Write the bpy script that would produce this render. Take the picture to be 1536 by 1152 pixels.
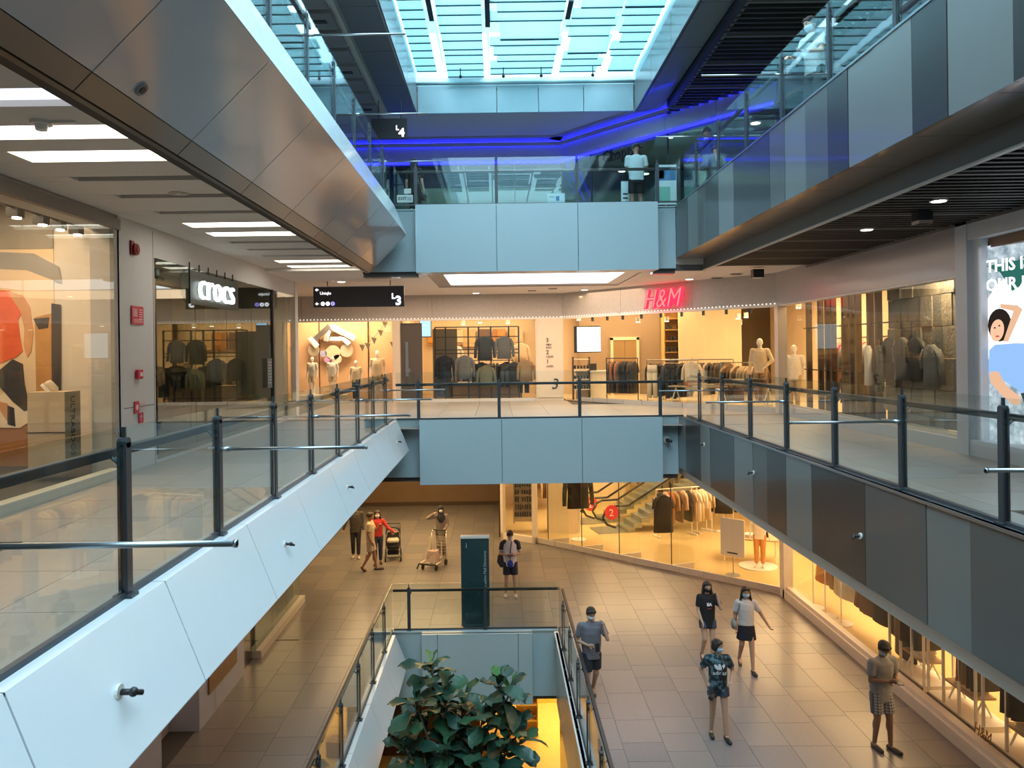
import bpy, math, random
from mathutils import Vector, Matrix, Euler
PI = math.pi
for _o in list(bpy.data.objects): bpy.data.objects.remove(_o, do_unlink=True)
SC = bpy.context.scene
COL = SC.collection
R = random.Random(7)
# ---------------------------------------------------------------- camera
F = 1150.0; ROLL = 0.013
cd = bpy.data.cameras.new('camera'); cam = bpy.data.objects.new('camera', cd); COL.objects.link(cam)
cd.sensor_width = 36; cd.lens = F*36/1536
cd.shift_x = (768-745)/1536; cd.shift_y = -(576-527)/1536
cam.matrix_world = Matrix.Rotation(PI/2, 4, 'X') @ Matrix.Rotation(-ROLL, 4, 'Z')
cd.clip_start = .05; cd.clip_end = 300
SC.camera = cam
# ---------------------------------------------------------------- view, world
SC.view_settings.view_transform = 'Standard'; SC.view_settings.look = 'None'
SC.view_settings.gamma = 1; SC.view_settings.use_curve_mapping = False
SC.view_settings.exposure = 0.0
cy = SC.cycles
cy.max_bounces = 7; cy.diffuse_bounces = 4; cy.glossy_bounces = 3; cy.transparent_max_bounces = 28; cy.transmission_bounces = 3
cy.use_denoising = True; cy.sample_clamp_indirect = 6; cy.caustics_reflective = False; cy.caustics_refractive = False
try: cy.use_light_tree = True
except Exception: pass
w = bpy.data.worlds.new('daylight'); SC.world = w; w.use_nodes = True
w.node_tree.nodes['Background'].inputs[0].default_value = (.50, .82, .95, 1)
w.node_tree.nodes['Background'].inputs[1].default_value = 1.6
def area(name, loc, sx, sy, power, color, rot=(0,0,0), spread=None):
    l = bpy.data.lights.new(name, 'AREA'); l.shape = 'RECTANGLE'; l.size = sx; l.size_y = sy
    l.energy = power; l.color = color
    if spread: l.spread = spread
    o = bpy.data.objects.new(name, l); o.location = loc; o.rotation_euler = rot; COL.objects.link(o); return o
WARM = (1.0, .66, .34); SOFT = (1.0, .80, .58)
area('skylight_daylight', (.95, 8.5, 9.6), 7.2, 29, 4500, (.56, .81, .95))
# level-two shop and mall lights
for (x, y, sx, sy, e, c) in [
    (4.2, 28.5, 5, 4, 520, WARM), (9.2, 24.5, 3, 5, 420, WARM), (9.4, 17.5, 2, 6, 330, WARM), (9.4, 11.5, 2, 5, 260, WARM),
    ]:
    area('shop_light_lower', (x, y, -3.15), sx, sy, e, c)
for (x, y, sx, sy, e, c) in [
    (-3.2, 25.6, 4.5, 8, 600, (1, .64, .27)), (3.2, 20.2, 3, 2.5, 60, (1, .60, .50)), (5.8, 15.0, 1.8, 7, 35, (1, .60, .50)), (-4.2, 13, 1.6, 12, 60, (1, .68, .45))]:
    area('mall_light_lower', (x, y, -2.98), sx, sy, e, c)
# level-three shops
for (x, y, sx, sy, e, c) in [
    (-.8, 28.8, 4.5, 3, 230, WARM), (4.8, 27.5, 4, 3.5, 380, WARM), (9.0, 23.5, 2.5, 4, 330, WARM), (9.0, 16.5, 2, 5, 300, WARM),
    (-5.6, 27.0, 3.0, .5, 240, (1, .72, .46)), (-7.6, 16.5, 2.5, 5, 60, WARM), (-7.1, 9.6, 1.5, 4.0, 170, (1, .72, .46))]:
    area('shop_light_upper', (x, y, 1.82 if y > 12 else 2.42), sx, sy, e, c)
area('mall_light_upper', (0, 23.8, 1.9), 9, 3.5, 300, (1, .70, .46))
area('mall_light_right', (5.9, 14, 1.8), 1.2, 8, 30, (1, .78, .62))
# level four
area('shop_light_top', (1.0, 28.4, 6.3), 9, 2.5, 90, (.75, .95, .85))
area('shop_light_top', (9.3, 19, 6.3), 2, 9, 170, (1, .9, .75))
# ground level under the lower void
area('shop_light_ground', (2.4, 23.6, -8.4), 4, 4, 430, (1, .70, .30))
# ---------------------------------------------------------------- mesh helpers
class MB:
    def __init__(s): s.v = []; s.f = []; s.m = []
    def add(s, vs, fs, mi=0):
        b = len(s.v); s.v += [tuple(v) for v in vs]; s.f += [tuple(b+i for i in f) for f in fs]; s.m += [mi]*len(fs); return s
    def box(s, x0, x1, y0, y1, z0, z1, mi=0, M=None):
        x0, x1 = min(x0,x1), max(x0,x1); y0, y1 = min(y0,y1), max(y0,y1); z0, z1 = min(z0,z1), max(z0,z1)
        vs = [(x0,y0,z0),(x1,y0,z0),(x1,y1,z0),(x0,y1,z0),(x0,y0,z1),(x1,y0,z1),(x1,y1,z1),(x0,y1,z1)]
        if M is not None: vs = [M @ Vector(v) for v in vs]
        return s.add(vs, [(3,2,1,0),(4,5,6,7),(0,1,5,4),(1,2,6,5),(2,3,7,6),(3,0,4,7)], mi)
    def cbox(s, c, d, M=None, mi=0):
        return s.box(c[0]-d[0]/2, c[0]+d[0]/2, c[1]-d[1]/2, c[1]+d[1]/2, c[2]-d[2]/2, c[2]+d[2]/2, mi, M)
    def tube(s, p0, p1, r0, r1=None, n=10, mi=0):
        p0, p1 = Vector(p0), Vector(p1); r1 = r0 if r1 is None else r1
        d = (p1-p0).normalized(); a = d.orthogonal().normalized(); b = d.cross(a)
        vs = []
        for p, r in ((p0, r0), (p1, r1)):
            for i in range(n):
                t = 2*PI*i/n; vs.append(p + a*math.cos(t)*r + b*math.sin(t)*r)
        fs = [(i, (i+1) % n, n+(i+1) % n, n+i) for i in range(n)] + [tuple(range(n-1, -1, -1)), tuple(range(n, 2*n))]
        return s.add(vs, fs, mi)
    def path(s, pts, r, n=8, mi=0):
        for a, b in zip(pts, pts[1:]): s.tube(a, b, r, r, n, mi)
        return s
    def loft(s, rings, cap=True, mi=0):
        n = len(rings[0]); vs = [p for r in rings for p in r]; fs = []
        for k in range(len(rings)-1):
            for i in range(n):
                j = (i+1) % n; fs.append((k*n+i, k*n+j, (k+1)*n+j, (k+1)*n+i))
        if cap: fs += [tuple(range(n-1, -1, -1)), tuple((len(rings)-1)*n+i for i in range(n))]
        return s.add(vs, fs, mi)
    def sphere(s, c, r, n=14, m=9, M=None, mi=0):
        if not hasattr(r, '__len__'): r = (r, r, r)
        vs = [(0, 0, -1)]; 
        for k in range(1, m):
            ph = -PI/2 + PI*k/m
            for i in range(n): t = 2*PI*i/n; vs.append((math.cos(ph)*math.cos(t), math.cos(ph)*math.sin(t), math.sin(ph)))
        vs.append((0, 0, 1)); out = []
        for v in vs:
            p = Vector((v[0]*r[0], v[1]*r[1], v[2]*r[2]))
            if M is not None: p = M @ p
            out.append(p+Vector(c))
        fs = [(0, 1+(i+1) % n, 1+i) for i in range(n)]
        for k in range(m-2):
            for i in range(n):
                j = (i+1) % n; a = 1+k*n; fs.append((a+i, a+j, a+n+j, a+n+i))
        L = len(vs)-1; a = 1+(m-2)*n
        fs += [(a+i, a+(i+1) % n, L) for i in range(n)]
        return s.add(out, fs, mi)
    def prism(s, poly, z0, z1, M=None, mi=0):     # polygon in xy, extruded along z
        n = len(poly); vs = [(x, y, z0) for x, y in poly]+[(x, y, z1) for x, y in poly]
        if M is not None: vs = [M @ Vector(v) for v in vs]
        return s.add(vs, [tuple(range(n-1, -1, -1)), tuple(range(n, 2*n))]+[(i, (i+1) % n, n+(i+1) % n, n+i) for i in range(n)], mi)
    def mesh(s, name, smooth=False):
        me = bpy.data.meshes.new(name); me.from_pydata([tuple(v) for v in s.v], [], s.f)
        if any(s.m): me.polygons.foreach_set('material_index', s.m)
        if smooth: me.polygons.foreach_set('use_smooth', [True]*len(me.polygons))
        me.update(); return me
    def build(s, name, m, parent=None, smooth=False, bevel=0, **tags):
        me = s.mesh(name, smooth)
        for x in (m if isinstance(m, (list, tuple)) else [m]): me.materials.append(x)
        return link(name, me, parent, bevel=bevel, **tags)
def tag(o, label=None, cat=None, group=None, kind=None):
    if label: o['label'] = label
    if cat: o['category'] = cat
    if group: o['group'] = group
    if kind: o['kind'] = kind
    return o
def link(name, data, parent=None, loc=None, rot=None, scale=None, bevel=0, mat=None, **t):
    o = bpy.data.objects.new(name, data); COL.objects.link(o)
    if parent is not None: o.parent = parent
    if loc is not None: o.location = loc
    if rot is not None: o.rotation_euler = rot
    if scale is not None: o.scale = scale
    if mat is not None and o.material_slots:
        o.material_slots[0].link = 'OBJECT'; o.material_slots[0].material = mat
    if bevel:
        b = o.modifiers.new('bevel', 'BEVEL'); b.width = bevel; b.segments = 2; b.limit_method = 'ANGLE'
    return tag(o, **t)
def empty(name, loc=(0,0,0), rz=0, **t):
    o = bpy.data.objects.new(name, None); COL.objects.link(o); o.location = loc; o.rotation_euler = (0, 0, rz); o.empty_display_size = .1
    return tag(o, **t)
UNIT = None
def unit_mesh(m, key='unit'):
    me = MB().box(-.5, .5, -.5, .5, -.5, .5).mesh(key); me.materials.append(m); return me
def dup(root, **t):
    r = root.copy(); COL.objects.link(r)
    for ch in root.children:
        c = ch.copy(); COL.objects.link(c); c.parent = r
        for g in ch.children:
            d = g.copy(); COL.objects.link(d); d.parent = c
    return tag(r, **t)
# pixel of the 1536x1152 photograph -> point at depth Y, or on a horizontal plane Z
def U(px, py):
    return ((px-(py-527)*ROLL)-745)/F, (527-(py+(px-745)*ROLL))/F
def at(px, py, Y): a, b = U(px, py); return Vector((a*Y, Y, b*Y))
def onz(px, py, Z): a, b = U(px, py); Y = Z/b; return Vector((a*Y, Y, Z))
def text(name, body, size, loc, rot, m, parent=None, ext=.004, align='LEFT', shear=0, sx=1, bold=0, **t):
    c = bpy.data.curves.new(name, 'FONT'); c.body = body; c.size = size; c.extrude = ext; c.align_x = align; c.shear = shear; c.offset = bold
    c.resolution_u = 2; c.materials.append(m)
    o = bpy.data.objects.new(name, c); COL.objects.link(o); o.location = loc; o.rotation_euler = rot; o.scale = (sx, 1, 1)
    if parent is not None: o.parent = parent
    TEXTS.append(o)
    return tag(o, **t)
TEXTS = []
def texts_to_mesh():
    dg = bpy.context.evaluated_depsgraph_get()
    for o in TEXTS:
        me = bpy.data.meshes.new_from_object(o.evaluated_get(dg)); n = o.name
        q = bpy.data.objects.new('tmp', me); COL.objects.link(q); q.parent = o.parent; q.location = o.location; q.rotation_euler = o.rotation_euler; q.scale = o.scale
        for k_ in o.keys(): q[k_] = o[k_]
        bpy.data.objects.remove(o, do_unlink=True); q.name = n
    TEXTS.clear()
# ---------------------------------------------------------------- materials
MC = {}
def mat(name, col, rough=.5, metal=0, spec=.5, coat=0, var=.06, scale=6, bump=0, bscale=40, emit=None, es=0, trans=0):
    if name in MC: return MC[name]
    m = bpy.data.materials.new(name); m.use_nodes = True; nt = m.node_tree; p = nt.nodes['Principled BSDF']
    p.inputs['Base Color'].default_value = (*col, 1); p.inputs['Roughness'].default_value = rough
    p.inputs['Metallic'].default_value = metal; p.inputs['Specular IOR Level'].default_value = spec
    p.inputs['Coat Weight'].default_value = coat; p.inputs['Coat Roughness'].default_value = .08
    if var:
        tc = nt.nodes.new('ShaderNodeTexCoord'); n = nt.nodes.new('ShaderNodeTexNoise'); n.inputs['Scale'].default_value = scale; n.inputs['Detail'].default_value = 4
        nt.links.new(tc.outputs['Object'], n.inputs['Vector'])
        r = nt.nodes.new('ShaderNodeMapRange'); r.inputs['To Min'].default_value = 1-var; r.inputs['To Max'].default_value = 1+var
        nt.links.new(n.outputs['Fac'], r.inputs['Value'])
        mx = nt.nodes.new('ShaderNodeVectorMath'); mx.operation = 'SCALE'; mx.inputs[0].default_value = col
        nt.links.new(r.outputs[0], mx.inputs['Scale']); nt.links.new(mx.outputs[0], p.inputs['Base Color'])
    if bump:
        tc = nt.nodes.new('ShaderNodeTexCoord'); n = nt.nodes.new('ShaderNodeTexNoise'); n.inputs['Scale'].default_value = bscale
        nt.links.new(tc.outputs['Object'], n.inputs['Vector'])
        b = nt.nodes.new('ShaderNodeBump'); b.inputs['Strength'].default_value = bump; b.inputs['Distance'].default_value = .05
        nt.links.new(n.outputs['Fac'], b.inputs['Height']); nt.links.new(b.outputs[0], p.inputs['Normal'])
    if emit:
        p.inputs['Emission Color'].default_value = (*emit, 1); p.inputs['Emission Strength'].default_value = es
    MC[name] = m; return m
def emis(name, col, s):
    if name in MC: return MC[name]
    m = bpy.data.materials.new(name); m.use_nodes = True; nt = m.node_tree; nt.nodes.clear()
    e = nt.nodes.new('ShaderNodeEmission'); e.inputs[0].default_value = (*col, 1); e.inputs[1].default_value = s
    o = nt.nodes.new('ShaderNodeOutputMaterial'); nt.links.new(e.outputs[0], o.inputs[0]); MC[name] = m; return m
def glassm(name, tint, lo=.05, hi=.75, rough=.0, power=4.0):
    m = bpy.data.materials.new(name); m.use_nodes = True; nt = m.node_tree; nt.nodes.clear()
    t = nt.nodes.new('ShaderNodeBsdfTransparent'); t.inputs[0].default_value = (*tint, 1)
    g = nt.nodes.new('ShaderNodeBsdfGlossy'); g.inputs['Roughness'].default_value = rough; g.inputs[0].default_value = (.9, .97, 1, 1)
    lw = nt.nodes.new('ShaderNodeLayerWeight'); lw.inputs['Blend'].default_value = .5
    pw = nt.nodes.new('ShaderNodeMath'); pw.operation = 'POWER'; pw.inputs[1].default_value = power
    mr = nt.nodes.new('ShaderNodeMapRange'); mr.inputs['To Min'].default_value = lo; mr.inputs['To Max'].default_value = hi
    mx = nt.nodes.new('ShaderNodeMixShader'); o = nt.nodes.new('ShaderNodeOutputMaterial')
    nt.links.new(lw.outputs['Facing'], pw.inputs[0]); nt.links.new(pw.outputs[0], mr.inputs['Value']); nt.links.new(mr.outputs[0], mx.inputs[0])
    nt.links.new(t.outputs[0], mx.inputs[1]); nt.links.new(g.outputs[0], mx.inputs[2]); nt.links.new(mx.outputs[0], o.inputs[0])
    return m
GLASS = glassm('balustrade_glass', (.93, .965, .955), .028, .48)
SHOPG = glassm('shop_glass', (.97, .98, .95), .022, .30)
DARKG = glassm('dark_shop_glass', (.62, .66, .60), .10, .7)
def slatm():
    m = bpy.data.materials.new('skylight_slat_fabric'); m.use_nodes = True; nt = m.node_tree; nt.nodes.clear()
    d = nt.nodes.new('ShaderNodeBsdfDiffuse'); d.inputs[0].default_value = (.68, .83, .85, 1)
    t = nt.nodes.new('ShaderNodeBsdfTranslucent'); t.inputs[0].default_value = (.70, .89, .91, 1)
    mx = nt.nodes.new('ShaderNodeMixShader'); mx.inputs[0].default_value = .48; o = nt.nodes.new('ShaderNodeOutputMaterial')
    nt.links.new(d.outputs[0], mx.inputs[1]); nt.links.new(t.outputs[0], mx.inputs[2]); nt.links.new(mx.outputs[0], o.inputs[0]); return m
SLAT = slatm()
WHITEP = mat('gloss_white_panel', (.80, .83, .86), .22, 0, .5, .4, var=.02, bump=.02, bscale=1.2)
MIRROR = mat('gloss_soffit_panel', (.54, .55, .61), .11, 0, .5, .35, var=.03, bump=.10, bscale=1.1)
BRIDGEP = mat('blue_grey_panel', (.42, .52, .56), .32, 0, .5, .2, var=.02)
PL = mat('light_grey_panel', (.185, .188, .182), .30, 0, .5, .3, var=.03)
PM = mat('mid_grey_panel', (.11, .108, .104), .30, 0, .5, .3, var=.03)
PD = mat('dark_grey_panel', (.048, .045, .043), .30, 0, .5, .3, var=.03)
STEEL = mat('brushed_steel', (.40, .43, .46), .30, .9, var=.05)
DSTEEL = mat('dark_post_steel', (.050, .058, .068), .42, .25, var=.05)
RAILM = mat('dark_handrail', (.022, .022, .024), .4, .1)
PLASTER = mat('white_plaster', (.72, .69, .65), .75, var=.03)
CEILP = mat('ceiling_paint', (.78, .73, .67), .8, var=.03)
BAND = mat('textured_grey_band', (.46, .43, .40), .75, var=.12, scale=9, bump=.1, bscale=30)
DARK = mat('dark_recess', (.03, .028, .026), .7)
DSLAT = mat('dark_ceiling_slat', (.040, .037, .036), .55)
LSLAT = mat('ceiling_slat_edge', (.16, .15, .145), .5)
BROWN = mat('brown_soffit', (.20, .165, .135), .30, .2, coat=.4, var=.06)
CREAM = mat('cream_wall', (.80, .68, .52), .7, var=.04)
SHOPW = mat('shop_back_wall', (.72, .58, .40), .75, var=.08, scale=2)
SHOPF = mat('shop_floor', (.66, .50, .24), .22, 0, .5, .2, var=.12, scale=1.2)
WOODD = mat('dark_wood', (.07, .045, .03), .45, var=.2, scale=12)
BLACK = mat('black_metal', (.02, .02, .022), .4)
WHITE = mat('white_metal', (.80, .77, .72), .4, var=.02)
GRAPH = mat('sign_black', (.035, .030, .038), .35, var=.03)
TXW = emis('white_letter_glow', (1, .97, 1), 2.2)
TUBE = emis('lamp_tube', (1, .93, .78), 5.0)
LAMP = emis('lamp_face', (1, .92, .78), 9.0)
BLUE = emis('blue_led', (.010, .012, 1.0), 7.5)
# ================================================================ structure
F1, F2, F3, F4, F5 = -11.3, -6.5, -1.73, 3.13, 8.0
XL, XR, YB = -2.27, 4.2, 17.4
YN = -6.0                                  # how far the hall goes on behind the camera
CAPH = .68
def segM(p, q):
    d = Vector((q[0]-p[0], q[1]-p[1])); a = math.atan2(d.y, d.x)
    return Matrix.Translation((p[0], p[1], 0)) @ Matrix.Rotation(a, 4, 'Z'), d.length
def segbox(mb, p, q, z0, z1, y0=0, y1=.15, x0=0, x1=None, mi=0):
    M, L = segM(p, q); return mb.box(x0, L if x1 is None else x1, y0, y1, z0, z1, mi, M)
TILEA = [mat('floor_tile_%s' % n, c, .33, 0, .5, .08, var=.16, scale=14) for n, c in (('tan', (.190, .176, .176)), ('grey', (.168, .162, .168)), ('brown', (.210, .190, .184)))]
TILEB = [mat('upper_tile_%s' % n, c, .38, 0, .5, .05, var=.10, scale=9) for n, c in (('pale', (.40, .355, .32)), ('grey', (.36, .325, .295)))]
GROUT = mat('tile_joint', (.085, .075, .07), .8)
def tiles(floor, mats, rects, z, tw, tl, seen, gap=.007, most=296, stag=True):
    um = [unit_mesh(m, 'floor_tile') for m in mats]; cells = []
    for (x0, x1, y0, y1) in rects:
        nx = max(1, round((x1-x0)/tw))
        for i in range(nx):
            a = x0+(x1-x0)*i/nx; b = x0+(x1-x0)*(i+1)/nx; y = y0-(R.random()*tl if stag else 0)
            while y < y1:
                l = tl*(R.choice((.75, 1, 1.35)) if stag else 1); c, d = max(y, y0), min(y+l, y1); y += l
                if d-c > .08 and seen((a+b)/2, (c+d)/2): cells.append((a, b, c, d))
    cells.sort(key=lambda c: c[2]); rest = MB()
    for k, (a, b, c, d) in enumerate(cells):
        if k < most:
            link('tile', R.choice(um), floor, loc=((a+b)/2, (c+d)/2, z-.01), scale=(b-a-gap, d-c-gap, .02))
        else: rest.box(a+gap/2, b-gap/2, c+gap/2, d-gap/2, z-.02, z, R.randrange(len(mats)))
    if rest.v: rest.build('distant_tiles', mats, floor, kind='stuff')
def inframe(x, y, z, m=70):
    a = x/y; b = z/y; px = 745+a*F; py = 527-b*F
    return y > .5 and -m < px < 1536+m and -m < py < 1152+m
# ---- level two floor (round the void)
fb = MB(); z = F2-.02
for r in ((-9, -2.42, YN, 34), (1.3, 12.5, YN, 34), (-2.42, 1.3, 17.72, 34)): fb.box(*r[:2], *r[2:], F2-.3, F2-.005)
fl2 = fb.build('floor', GROUT, kind='structure')
fl2['label'] = 'grey brown stone tiled floor of the lowest walkway where shoppers walk'
def seen2(x, y): return inframe(x, y, F2) and -.93 < x/6.5 *1 < 9 and (x > 0 or -x < .93*6.5) and x/6.5 < 1.6 and y < 34
def seen2(x, y):
    if not inframe(x, y, F2): return False
    a, b = x/y, 6.5/y
    return b > .168 and a > -.95*b and (a < 1.60*b) and not (-2.5 < x < 1.35 and y < 17.4)
tiles(fl2, TILEA, [(-5.3, -2.42, 10, 17.45), (1.3, 7.45, 10.5, 17.45), (-8.6, -2.42, 17.45, 33), (-2.42, 1.3, 17.72, 33), (1.3, 7.45, 17.45, 33)], F2, .72, .78, seen2)
# ---- level three and four floors
fb = MB()
for r in ((-9, XL-.12, YN, 34), (XR+.04, 12.5, YN, 34), (XL-.12, XR+.04, YB+.66, 34), (XL-.12, XR+.04, YN, -.35)): fb.box(*r[:2], *r[2:], F3-.3, F3-.02)
fl3 = fb.build('floor', GROUT, kind='structure', label='pale tiled floor of the middle walkway in front of the shops')
def seen3(x, y):
    if not inframe(x, y, F3): return False
    a, b = x/y, 1.53/y; h = 1.73/y
    return (x < 0 and -x/1.73 > 1.3) or (x > 0 and x/1.73 > 2.4) or y > YB
tiles(fl3, TILEB, [(-5.5, XL-.12, 3.2, 17.4), (XR+.04, 7.5, 6, 17.4), (-5.6, 2.4, 17.45, 26.6), (2.4, 7.5, 17.45, 24.5)], F3, 1.0, 1.0, lambda x, y: seen3(x, y) and (x < 2.4 or x+y*.872 < 26.8), stag=False)
fb = MB()
for r in ((-9, XL-.12, YN, 34), (XR+.04, 12.5, YN, 34), (XL-.12, XR+.04, YB+.66, 34)): fb.box(*r[:2], *r[2:], F4-.3, F4)
fb.build('floor', TILEB[0], kind='structure', label='tiled floor of the upper walkway behind the glass')
fb = MB().box(-9, 12.5, YN, 34, F1-.2, F1)
fb.build('floor', mat('ground_floor_yellow', (.66, .48, .17), .25, coat=.2, var=.1), kind='structure', label='yellow lit ground floor seen down through the lower void')
# ---- slab soffits
def slab(z0, z1, left, right, yb, m, name='ceiling', **t):
    b = MB()
    b.box(-9, left, YN, 34, z0, z1); b.box(right, 12.5, YN, 34, z0, z1); b.box(left, right, yb, 34, z0, z1)
    return b.build(name, m, kind='structure', **t)
slab(F2-1.4, F2-.31, -3.3, 1.35, 17.9, CEILP, label='ceiling of the ground floor under the lower walkway')
slab(-2.95, F3-.31, -3.3, 4.3, 18.2, CEILP, label='ceiling of the lower walkway under the middle floor')
# level three ceiling: plaster with troughs on the left, slats on the right, plaster at the far end
c3 = MB()
c3.box(-9, -5.5, 12.5, 34, 2.06, F4-.31); c3.box(-9, -5.52, YN, 12.5, 2.62, F4-.31); c3.box(-5.5, -2.9, YN, 34, 2.3, F4-.31); c3.box(4.9, 12.5, YN, 34, 2.3, F4-.31); c3.box(-2.9, 4.9, 18.0, 34, 2.3, F4-.31)
ceil3 = c3.build('ceiling', CEILP, kind='structure', label='ceiling over the middle walkway with slots, slats and recessed lights')
ys = [(4.4,'d'),(5.25,'d'),(6.05,'l'),(7.0,'L'),(7.85,'L'),(8.85,'d'),(9.85,'d'),(11.0,'d'),(12.1,'L'),(13.05,'L'),(14.0,'d'),(15.0,'d'),(16.0,'d'),(17.0,'L'),(18.0,'L')]
zc = 2.05
def panel(x0, x1, y0, y1, z0, z1, m, p, n='panel', g=.004, bev=0): return MB().box(x0+g, x1-g, y0+g, y1-g, z0, z1).build(n, m, p, bevel=bev)
prev = 0.2; tx0, tx1 = -4.85, -3.25
for (y, k) in ys:
    hw = .21 if k in 'lL' else .11
    panel(-5.5, -2.9, prev, y-hw, zc, zc+.2, CEILP, ceil3)
    panel(-5.5, tx0, y-hw, y+hw, zc, zc+.2, CEILP, ceil3); panel(tx1, -2.9, y-hw, y+hw, zc, zc+.2, CEILP, ceil3)
    if k == 'L' or k == 'l':
        MB().box(tx0, tx1, y-.20, y+.20, zc+.05, zc+.08).build('light_strip', emis('trough_light', (1, .96, .84), 7.5) if k == 'L' else emis('dim_trough_light', (.8, .86, 1), 1.3), ceil3)
    else: MB().box(tx0, tx1, y-.11, y+.11, zc+.14, zc+.2).build('air_slot', DARK, ceil3)
    prev = y+hw
panel(-5.5, -2.9, prev, 19.5, zc, zc+.2, CEILP, ceil3)
for (y0, y1, yy) in ((.2, 1.4, 0), (1.4, 2.4, 0)): pass
# far plaster ceiling with the large square light box
for (x0, x1, y0, y1) in ((-9, -1.75, 18.3, 26.6), (3.75, 5.4, 18.3, 25), (-1.75, 3.75, 23.6, 26.6), (5.4, 7.6, 18.3, 22.6)):
    panel(x0, x1, y0, y1, 1.98, 2.2, CEILP, ceil3)
panel(-2.9, 5.4, 17.95, 18.55, 1.98, 2.2, CEILP, ceil3)
lb = MB(); 
for r in ((-1.75, -1.35, 18.55, 23.6), (3.35, 3.75, 18.55, 23.6), (-1.35, 3.35, 18.55, 18.8), (-1.35, 3.35, 23.2, 23.6)): lb.box(*r, 2.0, 2.08)
lbx = empty('ceiling_light_box', (1, 21.2, 2.0), label='large flat white glowing ceiling panel above the middle walkway', cat='ceiling light')
def kid(o, p):                       # parent while keeping world place
    o.parent = p; o.matrix_parent_inverse = Matrix.Translation(p.location).inverted() if p.rotation_euler.z == 0 else p.matrix_basis.inverted(); return o
kid(lb.build('frame', BROWN), lbx)
kid(MB().box(-1.35, 3.35, 18.8, 23.2, 2.03, 2.06).build('diffuser', emis('lightbox_white', (.96, .97, 1), 3.2)), lbx)
# slatted ceilings on the right (level three and level five)
def slats(parent, x0, x1, y0, y1, z, pitch, n_part=290):
    um = unit_mesh(DSLAT, 'ceiling_slat'); um2 = unit_mesh(LSLAT, 'ceiling_slat_pale'); y = y0; k = 0
    while y < y1:
        link('slat', um2 if k % 7 == 3 else um, parent, loc=((x0+x1)/2, y, z+.04), scale=(x1-x0, .07, .08)); y += pitch; k += 1
slats(ceil3, 4.9, 7.5, 5.5, 18.2, 1.94, .19)
MB().box(4.9, 7.55, YN, 18.3, 2.22, 2.28).build('backing_panel', DARK, ceil3)
MB().box(7.4, 7.46, 5, 18.3, 1.9, 1.98).build('edge_trim', LSLAT, ceil3)
# ---- level four/five ceiling
c5 = MB(); c5.box(-9, -3.25, YN, 34, 7.2, 7.9); c5.box(5.1, 12.5, YN, 34, 7.25, 7.9); c5.box(-3.25, 5.1, 23.2, 34, 7.2, 7.9)
ceil5 = c5.build('ceiling', CEILP, kind='structure', label='ceiling over the upper walkway around the skylight opening')
slats(ceil5, 5.12, 9, 8, 23.5, 6.95, .24)
MB().box(5.1, 9, YN, 23.5, 7.18, 7.24).build('backing_panel', DARK, ceil5)
MB().box(4.98, 5.1, YN, 22, 6.93, 7.15).build('edge_trim', BLACK, ceil5)
MB().box(5.1, 5.2, YN, 22, 6.97, 7.1).build('edge_trim', LSLAT, ceil5)
SOFF = mat('soffit_grey', (.20, .20, .21), .35, .1, coat=.3, var=.04)
y = 4.0
while y < 23:
    y2 = min(y+2.35, 23.0)
    panel(-3.15, -2.34, y, y2, 7.12, 7.2, SOFF, ceil5, g=.012); panel(-2.33, -2.27, y, y2, 7.1, 8.0, SOFF, ceil5, 'edge_panel', g=.012)
    panel(4.28, 4.97, y, y2, 7.12, 7.2, SOFF, ceil5, g=.012); panel(4.2, 4.27, y, y2, 7.1, 8.0, SOFF, ceil5, 'edge_panel', g=.012)
    y = y2
y = 3.0
LC = mat('upper_ceiling_grey', (.26, .25, .25), .6)
while y < 24:
    panel(-5.6, -3.28, y, y+.9, 7.0, 7.1, LC, ceil5, g=.06)
    if int(y) % 3 == 0: MB().box(-4.1, -3.5, y+.35, y+.5, 6.985, 7.0).build('air_slot', DARK, ceil5)
    y += .98
# ---- end panels of the skylight opening
y = 22.95
for i, (a, b) in enumerate(((-2.27, .1), (.1, 1.35), (1.35, 2.7), (2.7, 4.2))):
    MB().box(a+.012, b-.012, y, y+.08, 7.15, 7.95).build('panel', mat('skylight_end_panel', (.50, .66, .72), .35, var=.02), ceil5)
MB().tube((-2.3, 22.8, 7.98), (4.2, 22.8, 7.98), .05).build('pipe', mat('grey_pipe', (.3, .4, .42), .5), ceil5, smooth=True)
# ---- skylight with its hanging slats
sky = empty('window_1', (0, 0, 8), kind='structure', label='skylight with rows of pale blue slats hung under the glass roof')
cols = [(-2.25, -1.66), (-1.35, -.27), (.02, 1.75), (1.97, 3.05), (3.3, 4.15)]
sb_ = MB().box(-.5, .5, -.5, .44, -.5, .5).box(-.5, .5, .44, .5, -1.1, .5, 1); um = sb_.mesh('skylight_slat'); um.materials.append(SLAT); um.materials.append(mat('slat_gap_shade', (.03, .12, .14), .6))  # dark teal lip on each slat paints in the shadow gap between rows
for ci, (a, b) in enumerate(cols):
    y = 12.6+R.random()*.2
    while y < 22.6:
        wide = ci >= 2 and R.random() < .07
        p = 1.15 if wide else .52
        j0, j1 = (0, 0) if ci < 2 else (R.choice((0, 0, .1, -.1, .18)), R.choice((0, 0, .1, -.08)))
        if ci == 0: j0 = 0
        if ci == 4: j1 = 0
        link('slat', um, sky, loc=((a+b+j0+j1)/2, y+p/2, .30+R.uniform(-.03, .03)), rot=(math.radians(-3), 0, 0), scale=(b-a+j1-j0, p*1.0, .035))
        y += p
for x in (-1.5, -.12, 1.86, 3.17):                                   # beams that carry the slats
    MB().box(x-.03, x+.03, 8, 22.8, .62, .74).build('beam', WHITEP, sky)
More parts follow.
